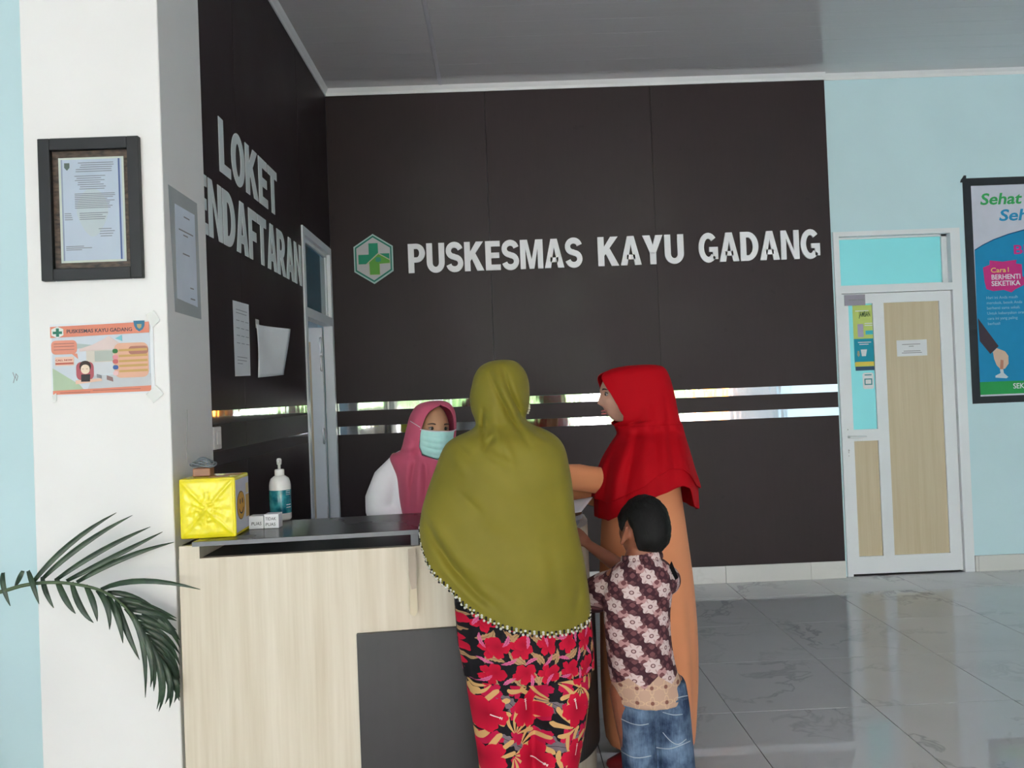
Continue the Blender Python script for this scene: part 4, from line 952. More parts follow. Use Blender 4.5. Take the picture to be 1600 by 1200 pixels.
def person_body(parent, skin, H_o, H_R, hs, neck, chest, waist, pelvis, tw, sh, el, wr, hd, hip, kn, an, ff, voxel=.006, extra=(), bs=1.0):
    fz = math.radians(tw); rt = np.array([math.sin(fz), -math.cos(fz), 0]); P = []
    P.append(head(H_o, H_R, hs)); P += ears(H_o-H_R[:, 2]*(.018*(1-bs)/.38), H_R, hs*(1+.25*(1-bs)))
    P.append(tube([np.array(neck)+np.array([0, 0, -.05]), np.array(neck), H_o+H_R@np.array([0, -.012, -.07])*hs], [.062*hs, .052*hs, .050*hs], 20))
    P.append(tube([np.array(pelvis)+np.array([0, 0, -.04]), pelvis, waist, chest, np.array(chest)*.35+np.array(neck)*.65], [.10*bs, .105*bs, .092*bs, .105*bs, .06*bs], 28, flat=(rt, 1.45*hs, .98*hs), cap=True))
    ls = hs*(.5+.5*bs)
    for k in (0, 1):
        P.append(tube([np.array(chest)*.25+np.array(neck)*.75, sh[k], (np.array(sh[k])+np.array(el[k]))/2, el[k]], [.055*ls, .052*ls, .045*ls, .038*ls], 16))
        P.append(tube([el[k], (np.array(el[k])*.6+np.array(wr[k])*.4), wr[k]], [.038*ls, .036*ls, .024*ls], 14))
        P += hand(wr[k], hd[k][0], hd[k][1], (-1, 1)[k], ls*.92, hd[k][2])
        P.append(tube([hip[k], (np.array(hip[k])*.5+np.array(kn[k])*.5), kn[k]], [.085*ls, .072*ls, .052*ls], 18))
        P.append(tube([kn[k], np.array(kn[k])*.65+np.array(an[k])*.35, an[k]], [.052*ls, .052*ls, .033*ls], 16)); P += foot(an[k], ff, ls)
    return fuse('body', P+list(extra), skin, parent, voxel, 5)

def drape(name, rows, hem, mat, parent, Yc, face=None, ff=90.0, nu=180, nt=120, wave=None, folds=(), off=0.0, ex=2.15, cy=None, thick=.0025, sm=3, tp=1.25):
    R = []
    for y, xl, xr, dn, df in rows:
        m = at((xl+xr)/2, y, Yc); R.append((m[2], at(xl, y, Yc)[0]-off, at(xr, y, Yc)[0]+off, dn+off, df+off))
    R = np.array(dense(R, 5)); Z = R[::-1, 0]; Z = np.maximum.accumulate(Z+np.arange(len(Z))*1e-7); z0 = R[0, 0]
    get = lambda z, k_: float(np.interp(z, Z, R[::-1, k_]))
    fz = None
    if face is not None: fy = np.array([at(800, a, Yc)[2] for a, _ in face])[::-1]; fh = np.array([b for _, b in face])[::-1]
    V = []; cut = face is not None; nn = nu+1 if cut else nu
    for it in range(nt+1):
        for iu in range(nn):
            u = iu/nu; pn = math.radians(ff)+2*PI*u; zh = hem(pn % (2*PI)); z = z0+(zh-z0)*(it/nt)**tp
            ph = pn
            if cut:
                hf = math.radians(float(np.interp(z, fy, fh))); ph = math.radians(ff)+hf+u*(2*PI-2*hf)
            xl, xr, dn, df = [get(z, k_) for k_ in (1, 2, 3, 4)]
            C, Sn = math.cos(ph), math.sin(ph); C2 = math.copysign(abs(C)**(2/ex), C); S2 = math.copysign(abs(Sn)**(2/ex), Sn)
            k_ = 1+(wave(ph, z, z-zh) if wave else 0)
            cx = (xl+xr)/2; cc = Yc if cy is None else cy(z)
            p = np.array([cx+(xr-xl)/2*C2*k_, cc+(df if Sn > 0 else dn)*S2*k_, z])
            if Sn < .25 and folds:
                X_, Y_ = pix(p)
                for pl, amp, wd in folds:
                    best = 1e9; bt = 0
                    for q in range(len(pl)-1):
                        ax, ay = pl[q]; bx_, by_ = pl[q+1]; dx, dy = bx_-ax, by_-ay; l2_ = dx*dx+dy*dy
                        tt = min(1, max(0, ((X_-ax)*dx+(Y_-ay)*dy)/l2_)); dd = math.hypot(X_-ax-tt*dx, Y_-ay-tt*dy)
                        if dd < best: best, bt = dd, (q+tt)/(len(pl)-1)
                    if best < 3*wd: p[1] -= amp*math.exp(-(best/wd)**2)*math.sin(PI*min(1, max(.12, bt*.88+.06)))
            V.append(p)
    F = []
    for it in range(nt):
        for iu in range(nu):
            a, b = it*nn+iu, it*nn+(iu+1) % nn; F.append((a, b, b+nn, a+nn))
    hemv = V[nt*nn:]
    if not cut: F.append(tuple(range(nn-1, -1, -1)))
    o = mesh(name, V, F, mat, parent, True)
    if sm: m_ = o.modifiers.new('smooth', 'SMOOTH'); m_.iterations = sm; m_.factor = .4
    m_ = o.modifiers.new('cloth', 'SOLIDIFY'); m_.thickness = thick; m_.offset = -1
    return o, hemv
def hem_by_x(tab, xl, xr, far, Yc, dn, ex=2.15): # hem height from a table of picture points on the near side
    tx = [a for a, _ in tab]; ty = [b for _, b in tab]
    def f(ph):
        C, Sn = math.cos(ph), math.sin(ph); C2 = math.copysign(abs(C)**(2/ex), C); x = (xl+xr)/2+(xr-xl)/2*C2
        if Sn <= 0: y = float(np.interp(x, tx, ty)); return float(at(x, y, Yc-dn*abs(Sn))[2])
        y = ty[0]+(ty[-1]-ty[0])*(C2+1)/2+far*Sn; return float(at(x, y, Yc)[2])
    return f

def skin(name, rgb):
    g = G(name); x, y, z = g.xyz('Position'); n_ = g.noise(g.vec(x, y, z), 25, 3)
    g.set(g.mix(g.ramp(n_, .3, .7), tuple(v*.88 for v in c(*rgb)[:3])+(1,), c(*rgb)), .45, 0, .4)
    g.b.inputs['Subsurface Weight'].default_value = .08; g.b.inputs['Subsurface Radius'].default_value = (.01, .004, .002); return g.m
def cloth(name, rgb, rough=.75, sheen=.15, bump=.15):
    g = G(name); x, y, z = g.xyz('Position'); n_ = g.noise(g.vec(x, y, z), 6, 4)
    g.set(g.mix(g.ramp(n_, .3, .7), tuple(v*.93 for v in c(*rgb)[:3])+(1,), c(*rgb)), rough, 0, .12); g.b.inputs['Sheen Weight'].default_value = sheen
    if bump: g.bump(g.noise(g.vec(x, y, z), 500, 2), bump, .0008)
    return g.m

# ---- printed cloth helpers
def cells(g, u, v, s, ou, ov):
    U, W = u*s+ou, v*s+ov; iu, iv = U.fl(), W.fl(); r = g.white(g.vec(iu, iv, ou*7.3))
    return U-iu-.5, W-iv-.5, r, iu, iv
def polar(g, lx, ly): return (lx*lx+ly*ly).sq(), g.math('ARCTAN2', ly, lx)
def flower(g, u, v, s, ou, ov, R_, pet, depth=.4, jit=.14):
    lx, ly, r, _, _ = cells(g, u, v, s, ou, ov); lx = lx-(r[0]-.5)*jit; ly = ly-(r[1]-.5)*jit
    rad, th = polar(g, lx, ly); t2 = th+r[2]*6.28
    edge = g.math('POWER', (t2*(pet*.5)).cos().ab(), .55)*depth+(1-depth)
    edge = edge*((t2*pet*3).sin()*.04+.96)
    a = r[0]*6.28; p = lx*a.cos()+ly*a.sin(); q = ly*a.cos()-lx*a.sin()
    return rad < edge*R_, rad, th, r, p, q
def fan(g, u, v, s, ou, ov, R_, k, spread=1.25):    # palm leaf: curved fingers spreading from one point
    lx, ly, r, _, _ = cells(g, u, v, s, ou, ov); a = r[2]*6.28; ca, sa = a.cos(), a.sin()
    p = lx*ca+ly*sa+.34; q = ly*ca-lx*sa; rad, th = polar(g, p, q); tc = th+rad*.5-.2
    finger = (tc*k).cos()*.5+.5
    return (tc.ab() < spread)*(rad < R_*(finger*.25+.78)*((tc*.7).cos()))*(rad > .06)*(finger > rad*.55+.30)
def blade(g, u, v, s, ou, ov, ln, wd):
    lx, ly, r, _, _ = cells(g, u, v, s, ou, ov); a = r[2]*6.28; ca, sa = a.cos(), a.sin()
    p = lx*ca+ly*sa; q = ly*ca-lx*sa+(p*p)*.5-.04
    return (q.ab() < (1-(p/ln)*(p/ln)).mx(0)*wd*((p*40).sin()*.12+.9))*(p.ab() < ln)*(q.ab() > .006)
def floral(name, s, tunic):
    g = G(name); x, y, z = g.xyz('Position'); u = x+y*.6; v = z
    wv = g.noise(g.vec(x, y, z), 9, 2); u = u+(wv-.5)*.02; v = v+(wv-.5)*.02
    red, red2, tan, grey = c(198, 20, 54), c(158, 10, 40), c(206, 160, 104), c(116, 102, 108)
    col = (.010, .009, .012, 1)
    if not tunic:
        for ou in (.3, 7.7): col = g.mix(blade(g, u, v, s*1.25, ou, ou*.37, .42, .15), col, grey)
        for ou in (14.6,):
            m, rad, th, r, p, q = flower(g, u, v, s*1.9, ou, ou*.61, .40, 5, .5); col = g.mix(m, col, c(186, 22, 66))
        for ou in (3.1, 11.4): col = g.mix(fan(g, u, v, s*1.05, ou, ou*.53, .74, 13.0), col, tan)
        for ou, R_ in ((1.7, .42),):
            m, rad, th, r, p, q = flower(g, u, v, s, ou, ou*.61, R_, 5, .38); cc = g.mix(g.ramp(rad, .0, .34), red2, red); col = g.mix(m, col, cc)
            col = g.mix((q.ab() < .012)*(p > .02)*(p < .26)+(q.ab() < .03)*(p > .19)*(p < .27)*((p*150).sin() > 0), col, c(224, 196, 192))
    else:
        for ou in (2.3, 8.1): col = g.mix(blade(g, u, v, s*1.9, ou, ou*.7, .42, .13), col, c(176, 136, 98))
        for ou, R_, n_ in ((.9, .43, 5), (5.7, .38, 3)):
            m, rad, th, r, p, q = flower(g, u, v, s*1.5, ou, ou*.61, R_, n_, .6); col = g.mix(m, col, g.mix(g.ramp(rad, 0, .4), red2, red))
        col = g.mix(blade(g, u, v, s*2.0, 21.3, 4.2, .40, .10), col, c(206, 96, 140))
    g.set(col, .75, 0, .15); return g.m
def batik(name):
    g = G(name); x, y, z = g.xyz('Position'); u = g.math('ARCTAN2', x-.44, 2.60-y)*.115; v = z; s = 31.0
    s = 15.6; a, b = (u+v)*s*.7071, (v-u)*s*.7071
    dark, pale, mid, tan = c(66, 36, 44), c(204, 182, 180), c(176, 134, 132), c(186, 152, 132)
    f0 = lambda q: q-q.fl()-.5
    lx, ly, mx_, my_ = f0(a), f0(b), f0(a+.5), f0(b+.5)
    r0, t0 = polar(g, lx, ly); r1, t1 = polar(g, mx_, my_); r2_, t2_ = polar(g, mx_, ly); r3, t3 = polar(g, lx, my_)
    dots = ((a*13.0).sin()*(b*13.0).sin()) > .2
    col = c(92, 58, 62)
    col = g.mix(r1 < (t1*8).cos()*.02+.26, col, g.mix(dots, dark, c(112, 70, 74)))
    col = g.mix(r2_ < (t2_*8).cos()*.03+.21, col, dark)
    col = g.mix(r3 < (t3*8).cos()*.03+.22, col, g.mix(dots, mid, c(112, 68, 72)))
    col = g.mix(r0 < (t0*6).cos()*.045+.345, col, g.mix(r0 < .10, g.mix((r0 > .20)*((t0*6+.5).sin() > .8), pale, c(176, 146, 144)), g.mix(r0 < .055, c(112, 78, 80), c(196, 168, 164))))
    zig = ((x*11.0).fr()-.5).ab()*.07
    low = (z-x*.06) < (zig+.495)
    uu_, vv_ = (x*22.0), (z*22.0); iu, iv = uu_.fl(), vv_.fl(); r2, t2 = polar(g, uu_-iu-.5, vv_-iv-.5)
    tanc = g.mix(r2 < .13, g.mix((r2 < (t2*4).cos()*.12+.36)*(r2 > (t2*4).cos()*.12+.28), tan, c(204, 170, 140)), c(128, 84, 72))
    g.set(g.mix(low, col, tanc), .75, 0, .2); return g.m
def denim(name):
    g = G(name); x, y, z = g.xyz('Position'); n1 = g.noise(g.vec(x, y, z), 14, 5, .6); n2 = g.noise(g.vec(x*8, y*8, z), 30, 2)
    col = g.mix(g.ramp(n1*.8+n2*.2, .36, .66), c(34, 50, 78), c(112, 134, 160)); g.set(col, .8, 0, .2); g.bump(n2, .3, .002); return g.m

# ------------------------------------------------------------------ woman in the olive khimar (back to the viewer)
YG = 2.5
SKB = skin('warm_brown_skin', (168, 112, 84))
W1 = thing('person', 'woman in a long olive green headscarf and red floral trousers, seen from behind', 'person', (0.0, YG, 0))
ho = np.array(at(783, 619, YG+.03))
person_body(W1, SKB, ho, rotm(96), .96, (-.012, 2.52, 1.30), (0, 2.51, 1.12), (0, 2.51, .96), (.03, 2.50, .82), 90,
    ((-.150, 2.51, 1.255), (.150, 2.51, 1.255)), ((-.205, 2.56, 1.03), (.185, 2.56, 1.02)), ((-.12, 2.77, ZS+.045), (.08, 2.80, ZS+.045)),
    (((.35, .9, -.1), (0, .1, -1), .35), ((-.3, .9, -.1), (0, .1, -1), .35)), ((-.06, 2.5, .78), (.12, 2.5, .78)), ((-.035, 2.49, .42), (.135, 2.49, .42)), ((-.03, 2.50, .07), (.13, 2.50, .07)), (0, 1, 0))
g = G('olive_green_jersey'); x, y, z = g.xyz('Position'); n_ = g.noise(g.vec(x, y, z), 4, 4)
g.set(g.mix(g.ramp(n_, .3, .7), c(116, 106, 26), c(134, 122, 36)), .62, 0, .3); g.b.inputs['Sheen Weight'].default_value = .05; g.bump(g.noise(g.vec(x, y, z), 600, 2), .1, .0006); OL = g.m
rows = [(563, 778, 790, .02, .02), (565, 765, 803, .05, .05), (572, 751, 813, .078, .075), (585, 742, 822, .096, .09), (600, 738, 826, .105, .10), (615, 735, 827, .108, .10), (628, 735, 827, .106, .10), (642, 738, 824, .10, .095), (655, 743, 821, .092, .09), (664, 744, 828, .088, .09), (672, 734, 846, .096, .10), (680, 714, 861, .11, .11), (690, 699, 873, .124, .13), (705, 690, 882, .135, .15), (730, 680, 888, .145, .18), (760, 669, 893, .15, .20), (790, 660, 896, .152, .21), (820, 656, 899, .152, .21), (850, 655, 905, .155, .20), (880, 657, 911, .158, .19), (910, 662, 916, .16, .18), (940, 668, 920, .16, .17), (970, 672, 923, .16, .17), (1000, 676, 925, .16, .17)]
hemt = [(655, 822), (660, 850), (668, 873), (680, 893), (692, 908), (705, 922), (722, 945), (745, 965), (775, 981), (810, 990), (850, 993), (885, 988), (910, 976), (922, 958)]
FO = [(p_, a_*1.5, w_) for p_, a_, w_ in [([(767, 585), (780, 618), (795, 648), (808, 672), (826, 696)], -.010, 5), ([(774, 580), (790, 615), (806, 648), (822, 672), (850, 690)], .010, 7), ([(786, 576), (796, 612), (814, 650), (840, 676), (872, 694)], -.012, 5), ([(797, 582), (808, 615), (822, 642), (838, 664)], .008, 8),
      ([(755, 640), (754, 668), (758, 702)], -.011, 4), ([(748, 640), (749, 668), (752, 690)], .009, 5), ([(758, 702), (766, 690), (774, 682)], -.010, 4), ([(770, 640), (778, 680), (792, 712), (800, 740)], .010, 8), ([(783, 690), (792, 712), (797, 728)], -.008, 4), ([(752, 700), (775, 716), (800, 726)], .007, 6),
      ([(708, 684), (722, 700), (738, 716)], -.006, 5), ([(700, 700), (716, 722), (732, 744)], .005, 7), ([(720, 772), (735, 786), (752, 804)], -.005, 5), ([(662, 806), (680, 845), (706, 886), (742, 926), (776, 952)], -.012, 7), ([(668, 800), (692, 838), (722, 878), (760, 915)], .010, 9), ([(672, 850), (696, 890), (728, 926), (764, 956)], .007, 6), ([(700, 850), (740, 900), (800, 940)], -.004, 9),
      ([(905, 905), (903, 935), (896, 966)], -.006, 6), ([(876, 720), (884, 780), (890, 840)], .006, 10), ([(856, 830), (868, 900), (872, 960)], -.004, 12), ([(745, 722), (790, 760), (850, 790)], .004, 14), ([(700, 745), (760, 830), (840, 880)], -.004, 16)]]
def gw(ph, z, dz): return .012*noise.noise((math.cos(ph)*2.2, math.sin(ph)*2.2, z*3.0))+.010*math.exp(-dz/.05)*math.sin(ph*9+2*math.sin(ph*3))
kh, hv = drape('headscarf', rows, hem_by_x(hemt, 656, 922, -25, YG, .155), OL, W1, YG, face=[(575, 0), (585, 20), (600, 38), (620, 45), (640, 42), (652, 25), (660, 0)], ff=90, wave=gw, folds=FO, cy=lambda z: YG+.03*sstep(1.30, 1.42, z), nu=220, nt=170)
# crochet edging along the hem
hvn = np.array(hv); seg = np.linalg.norm(np.diff(hvn, axis=0), axis=1); cum = np.concatenate([[0], np.cumsum(seg)])
bw_, bb_ = [], []
nB = int(cum[-1]/.0068)
for i in range(nB):
    d = cum[-1]*i/nB; p = np.array([np.interp(d, cum, hvn[:, k_]) for k_ in range(3)])
    jx = np.array([0, 0, -.003 if i % 2 else .004])
    (bw_ if (i % 3) else bb_).append(ellipsoid(p+jx+np.array([0, -.002 if p[1] < YG else .002, 0]), (.0042, .0042, .0042), 6, 4))
    if p[1] < YG and i % 2 == 0: (bb_ if (i//2) % 2 else bw_).append(ellipsoid(p+np.array([0, -.003, .010]), (.0045, .003, .0035), 6, 4))
o = mesh('white_edging', *join(bw_), flat('white_crochet', (206, 204, 196)), kh, True); o['kind'] = 'stuff'
o = mesh('black_edging', *join(bb_), flat('black_crochet', (24, 22, 22)), kh, True); o['kind'] = 'stuff'
# tuft of edging at the cheek
o = mesh('cheek_edging', *join([ellipsoid(at(821+6*math.sin(k*.35), 620+k*3.6, YG+.02), (.004, .004, .004), 6, 4) for k in range(8)]), flat('cream_crochet', (210, 206, 180)), kh, True); o['kind'] = 'stuff'
def prow(y, xl, xr, dn, df, Y): a, b = at(xl, y, Y), at(xr, y, Y); return ((a[0]+b[0])/2, Y+(df-dn)/2, (a[2]+b[2])/2, (b[0]-a[0])/2, (dn+df)/2)
rw = dense([prow(y, a, b, .125+.03*sstep(940, 1000, y), .15, YG) for y, a, b in ((820, 716, 880), (880, 708, 908), (930, 709, 919), (965, 712, 923), (1000, 716, 926), (1025, 721, 928), (1043, 724, 929))], 6)
o = mesh('tunic', *loft(rw, 90, lambda q, z: .014*math.sin(q*11+3*math.sin(q*2))*sstep(.95, .60, z)), floral('red_floral_tunic_print', 8.6, True), W1, True)
def leg(rowsp, Y, n=40, wob=.015): return loft(dense([prow(y, a, b, d, d, Y) for y, a, b, d in rowsp], 6), n, lambda q, z: wob*math.sin(q*5+z*22)+wob*.6*math.sin(q*9-z*13))
ppx = lambda z: 0
P1 = leg([(940, 735, 850, .09), (1000, 735, 846, .10), (1050, 730, 842, .108), (1070, 730, 842, .110), (1120, 738, 838, .105), (1200, 749, 836, .098), (1260, 756, 834, .092), (1330, 762, 830, .088)], YG)
P2 = leg([(940, 800, 900, .09), (1000, 812, 908, .10), (1050, 820, 922, .108), (1070, 822, 924, .110), (1120, 829, 917, .105), (1200, 833, 904, .098), (1260, 834, 899, .092), (1330, 836, 896, .088)], YG-.005)
o = fuse('trousers', [P1, P2], floral('hibiscus_trouser_print', 7.2, False), W1, .007, 3)

# ------------------------------------------------------------------ woman in the red khimar (profile to the left)
YR_ = 3.1
W2 = thing('person', 'woman in a red headscarf and long peach dress standing in profile at the counter end', 'person', (.52, YR_, 0))
SKL = skin('light_brown_skin', (206, 158, 138))
ho = np.array(at(974, 617, YR_)); RH = rotm(184, -3, 0)
xc = float(at(1012, 760, YR_)[0])
person_body(W2, SKL, ho, RH, .97, (float(at(1002, 690, YR_)[0]), YR_, 1.275), (xc, YR_, 1.10), (xc+.01, YR_, .95), (xc+.02, YR_, .80), 180,
    ((xc, YR_-.09, 1.21), (xc, YR_+.13, 1.225)), (np.array(at(995, 760, YR_-.06)), (xc-.08, YR_+.16, 1.02)), (np.array(at(880, 744, YR_-.02)), (xc-.33, YR_+.10, ZS+.06)),
    (((-1, .1, -.1), (0, 0, -1), .4), ((-1, -.2, -.05), (0, 0, -1), .4)), ((xc+.02, YR_-.07, .78), (xc+.02, YR_+.07, .78)), ((xc+.01, YR_-.075, .43), (xc+.01, YR_+.075, .43)), ((xc-.02, YR_-.085, .08), (xc+.03, YR_+.08, .08)), (-1, 0, 0))
eyew = plain('eye_white', (.34, .31, .30, 1), .25); iris = plain('dark_iris', (.012, .008, .006, 1), .15); lash = plain('dark_lash', (.010, .008, .008, 1), .6); brow = plain('dark_brow', (.05, .03, .022, 1), .8)
def face_bits(parent, o_, R, s, lips=True, open_=1.0):
    Lc = lambda x, y, z: o_+R@(np.array([x, y, z])*s)
    for sx in (-1, 1):
        e = mesh('eye', *ellipsoid(Lc(sx*.031, .0695, .010), np.array([.0125, .0125, .0115])*s, 16, 12, R), eyew, parent, True)
        mesh('iris', *ellipsoid(Lc(sx*.031, .0795, .0095), np.array([.0068, .0030, .0066])*s, 14, 8, R), iris, e, True)
        mesh('eyelash', *tube([Lc(sx*(.031+d), .0795-.9*d*d*30, .0145+.004*open_-abs(d)*.35) for d in np.linspace(-.016, .016, 9)], .0016*s, 6), lash, e, True)
        mesh('eyebrow', *tube([Lc(sx*(.033+d), .0865-22*max(0, d+.004)**2-3*d*d, .030+.004*math.cos((d-.002)*85)-.003) for d in np.linspace(-.018, .020, 9)], [.0014*s, .003*s, .0034*s, .0034*s, .0033*s, .003*s, .0026*s, .002*s, .001*s], 8), brow, parent, True)
    if lips:
        lp_ = plain('muted_rose_lips', c(170, 92, 92), .4)
        for z_l, w_l in ((-.0575, .0032), (-.068, .0036)): mesh('lip', *tube([Lc(d, .0945-d*d*38-(.0 if abs(d) > .001 else 0), z_l+abs(d)*(.10 if z_l > -.06 else -.02)) for d in np.linspace(-.02, .02, 9)], [w_l*s*.3]+[w_l*s]*7+[w_l*s*.3], 8), lp_, parent, True)
face_bits(W2, ho, RH, .97)
RED = cloth('crimson_jersey', (172, 4, 20), .75, .0)
rrows = [(571, 990, 1012, .02, .02), (573, 968, 1030, .05, .05), (578, 950, 1038, .072, .072), (586, 934, 1043, .084, .084), (600, 932, 1048, .090, .090), (620, 933, 1053, .092, .092), (640, 936, 1057, .09, .09), (654, 946, 1060, .088, .088), (664, 962, 1063, .09, .09), (676, 966, 1066, .10, .10), (690, 957, 1069, .145, .13), (714, 943, 1075, .195, .17), (735, 935, 1080, .215, .185), (756, 931, 1085, .225, .195), (780, 930, 1086, .23, .20), (815, 932, 1087, .23, .20)]
fop = [(579, 0), (584, 10), (592, 20), (604, 30), (621, 44), (640, 54), (656, 58), (664, 50), (669, 0)]
FR = [(p_, a_*1.7, w_) for p_, a_, w_ in [([(985, 672), (975, 710), (962, 750), (955, 800)], .012, 7), ([(995, 680), (988, 720), (980, 760), (975, 795)], -.010, 6), ([(1010, 640), (1006, 700), (1003, 760)], .010, 9), ([(1040, 620), (1048, 690), (1056, 745)], -.008, 6), ([(1022, 640), (1026, 700), (1030, 740)], -.007, 7), ([(965, 690), (952, 730), (945, 790)], -.010, 6), ([(972, 668), (990, 664), (1005, 650)], -.006, 5)]]
def rwv(ph, z, dz): return .02*math.exp(-dz/.09)*math.sin(ph*13+1.5*math.sin(ph*4))+.01*noise.noise((math.cos(ph)*2, math.sin(ph)*2, z*3))
h2 = [(931, 808), (943, 814), (966, 802), (990, 788), (1008, 778), (1030, 768), (1050, 760), (1062, 764), (1070, 790), (1088, 796)]
kr, _ = drape('headscarf', rrows, hem_by_x(h2, 931, 1087, -12, YR_, .225), RED, W2, YR_, face=fop, ff=183, wave=rwv, folds=FR, nu=200, nt=140)
h1 = [(931, 778), (943, 786), (966, 776), (990, 762), (1008, 748), (1030, 735), (1052, 734), (1064, 742), (1074, 758), (1088, 764)]
drape('upper_tier', [r_ for r_ in rrows if r_[0] >= 664], hem_by_x(h1, 931, 1087, -12, YR_, .225), RED, kr, YR_, ff=183, wave=lambda ph, z, dz: rwv(ph, z, dz)+.028*math.exp(-dz/.05), folds=FR, off=.003, nu=200, nt=60, tp=1.0)
PEACH = cloth('peach_crepe', (222, 146, 104), .75, .05)
dr = dense([prow(y, a, b, d, d, YR_) for y, a, b, d in ((680, 985, 1035, .06), (692, 962, 1050, .13), (712, 952, 1062, .155), (760, 945, 1062, .165), (820, 940, 1070, .17), (900, 938, 1080, .19), (980, 940, 1086, .205), (1060, 942, 1088, .215), (1120, 946, 1086, .22), (1150, 950, 1083, .22))], 6)
mesh('dress', *loft(dr, 100, lambda q, z: sstep(1.0, .3, z)*(.035*math.sin(q*6+1.2+z)+.02*math.sin(q*13+z*3))), PEACH, W2, True)
def sleeve(a, b, d_, r, m, par, nm='sleeve'):
    pts = dense([tuple(a), tuple(b), tuple(d_)], 8); rad = list(np.interp(range(len(pts)), [0, len(pts)//2, len(pts)-1], r))
    return mesh(nm, *tube(pts, [q*(1+.05*math.sin(i*1.9)) for i, q in enumerate(rad)], 24), m, par, True)
sleeve((xc, YR_-.07, 1.14), np.array(at(995, 756, YR_-.06)), np.array(at(880, 743, YR_-.02)), (.045, .062, .046), PEACH, W2)
sleeve((xc, YR_+.14, 1.22), (xc-.08, YR_+.16, 1.02), (xc-.30, YR_+.10, ZS+.07), (.062, .06, .048), PEACH, W2)
for dx, dy in ((-.02, -.085), (.03, .08)):
    A = np.array([xc+dx, YR_+dy, .02])
    mesh('shoe', *tube([A+np.array([.045, 0, .022]), A+np.array([-.03, 0, .026]), A+np.array([-.12, 0, .020]), A+np.array([-.175, 0, .012])], [.034, .040, .040, .022], 16, flat=((0, 1, 0), 1.0, .95)), cloth('dark_red_shoe', (120, 24, 30), .5), W2, True)

# ------------------------------------------------------------------ boy in the batik shirt (back to the viewer)
YC = 2.55
B1 = thing('person', 'small boy in a brown batik shirt and blue jeans, seen from behind', 'person', (.44, YC, 0))
SKC = skin('deep_brown_skin', (150, 92, 70))
ho = np.array(at(1005, 829, YC+.02)); RHc = rotm(118, 2, -10)
bx_ = float(at(1000, 960, YC)[0]); hs = .94
rw_ = np.array(at(921, 852, 2.84)); re_ = np.array(at(985, 897, 2.74)); ls_ = np.array(at(962, 906, YC+.01)); le_ = np.array(at(928, 930, YC+.10)); lw_ = np.array(at(890, 900, YC+.20))
person_body(B1, SKC, ho, RHc, hs, (float(at(1000, 880, YC)[0]), YC+.005, .905), (bx_, YC+.01, .77), (bx_, YC+.01, .63), (bx_+.02, YC+.01, .52), 90,
    (ls_, np.array(at(1040, 903, YC+.02))), (le_, re_), (lw_, rw_), (((-.3, 1, .2), (1, 0, 0), .5), (rw_-re_+np.array([-.02, .02, .07]), (-.5, .8, -.2), .45)),
    ((bx_-.045, YC, .48), (bx_+.075, YC, .48)), ((bx_-.03, YC, .26), (bx_+.10, YC, .26)), ((bx_-.03, YC, .06), (bx_+.10, YC, .06)), (0, 1, 0), .005, bs=.62)
# hair: full on top and back, sunk inside the head elsewhere
V = []; nu, nv = 96, 64
for i in range(nv+1):
    th = PI*min(max(i/nv, .004), .996)
    for j in range(nu):
        q = 2*PI*j/nu; d = np.array([math.sin(th)*math.cos(q), math.sin(th)*math.sin(q), math.cos(th)]); p = head_shape(d)
        line = -.55+.72*sstep(-.5, .8, d[1])+.62*sstep(.55, .9, abs(d[0]))*sstep(-.62, -.30, d[1])*(1-sstep(.05, .32, d[1]))   # hairline height by direction
        k = sstep(line-.10, line+.12, d[2]); nz = noise.noise(tuple(d*7))*.03+noise.noise(tuple(d*22))*.014
        V.append(ho+RHc@(p*hs*np.array([1.06, 1.0, 1.0])*((.93+.19*k)+nz*k-.03*k*max(0, d[2])**2)))
F = [(i*nu+j, (i+1)*nu+j, (i+1)*nu+(j+1) % nu, i*nu+(j+1) % nu) for i in range(nv) for j in range(nu)]
g = G('black_hair'); x, y, z = g.xyz('Position'); n_ = g.noise(g.vec(x*60, y*60, z*25), 3, 3)
g.set(g.mix(n_, (.003, .003, .003, 1), (.010, .009, .009, 1)), .65, 0, .2); g.bump(n_, .6, .004)
mesh('hair', V, F, g.m, B1, True)
BT = batik('brown_batik_print')
P = [leg([(868, 988, 1022, .05), (876, 972, 1038, .062), (888, 955, 1049, .076), (905, 946, 1053, .088), (930, 943, 1050, .092), (960, 943, 1046, .092), (1000, 946, 1048, .094), (1040, 951, 1056, .10), (1070, 957, 1066, .105), (1090, 961, 1072, .108)], YC, 48, .012)]
P.append(tube([np.array(at(968, 912, YC+.01)), (ls_+le_)/2+np.array([0, 0, -.004]), le_+np.array([.004, 0, 0])], [.052, .056, .060], 22))
P.append(tube([np.array(at(1036, 908, YC)), np.array(at(1040, 906, YC+.07)), np.array(at(1026, 905, YC+.12))], [.048, .052, .054], 22))
st = fuse('shirt', P, BT, B1, .006, 4)
mesh('collar', *join([tube([np.array([ho[0]-.01+.062*math.cos(q), YC+.012+.052*math.sin(q), .905+.012*math.sin(q*1.0+2)]) for q in np.linspace(PI*.95, PI*2.05, 14)], .012, 10, flat=((0, 0, 1), 1.5, .5))]), BT, st, True)
mesh('strap', *prism([at(x, y, YC-.03) for x, y in ((1050, 878), (1060, 903), (1053, 908), (1046, 888))][::-1], None, (0, .012, 0)), cloth('black_strap_webbing', (16, 15, 17), .9, 0), B1)
DN = denim('washed_denim')
J1 = leg([(1060, 968, 1030, .075), (1100, 964, 1026, .088), (1140, 968, 1026, .085), (1200, 973, 1026, .080), (1260, 978, 1027, .074), (1310, 982, 1028, .066), (1330, 984, 1028, .062)], YC, 36, .02)
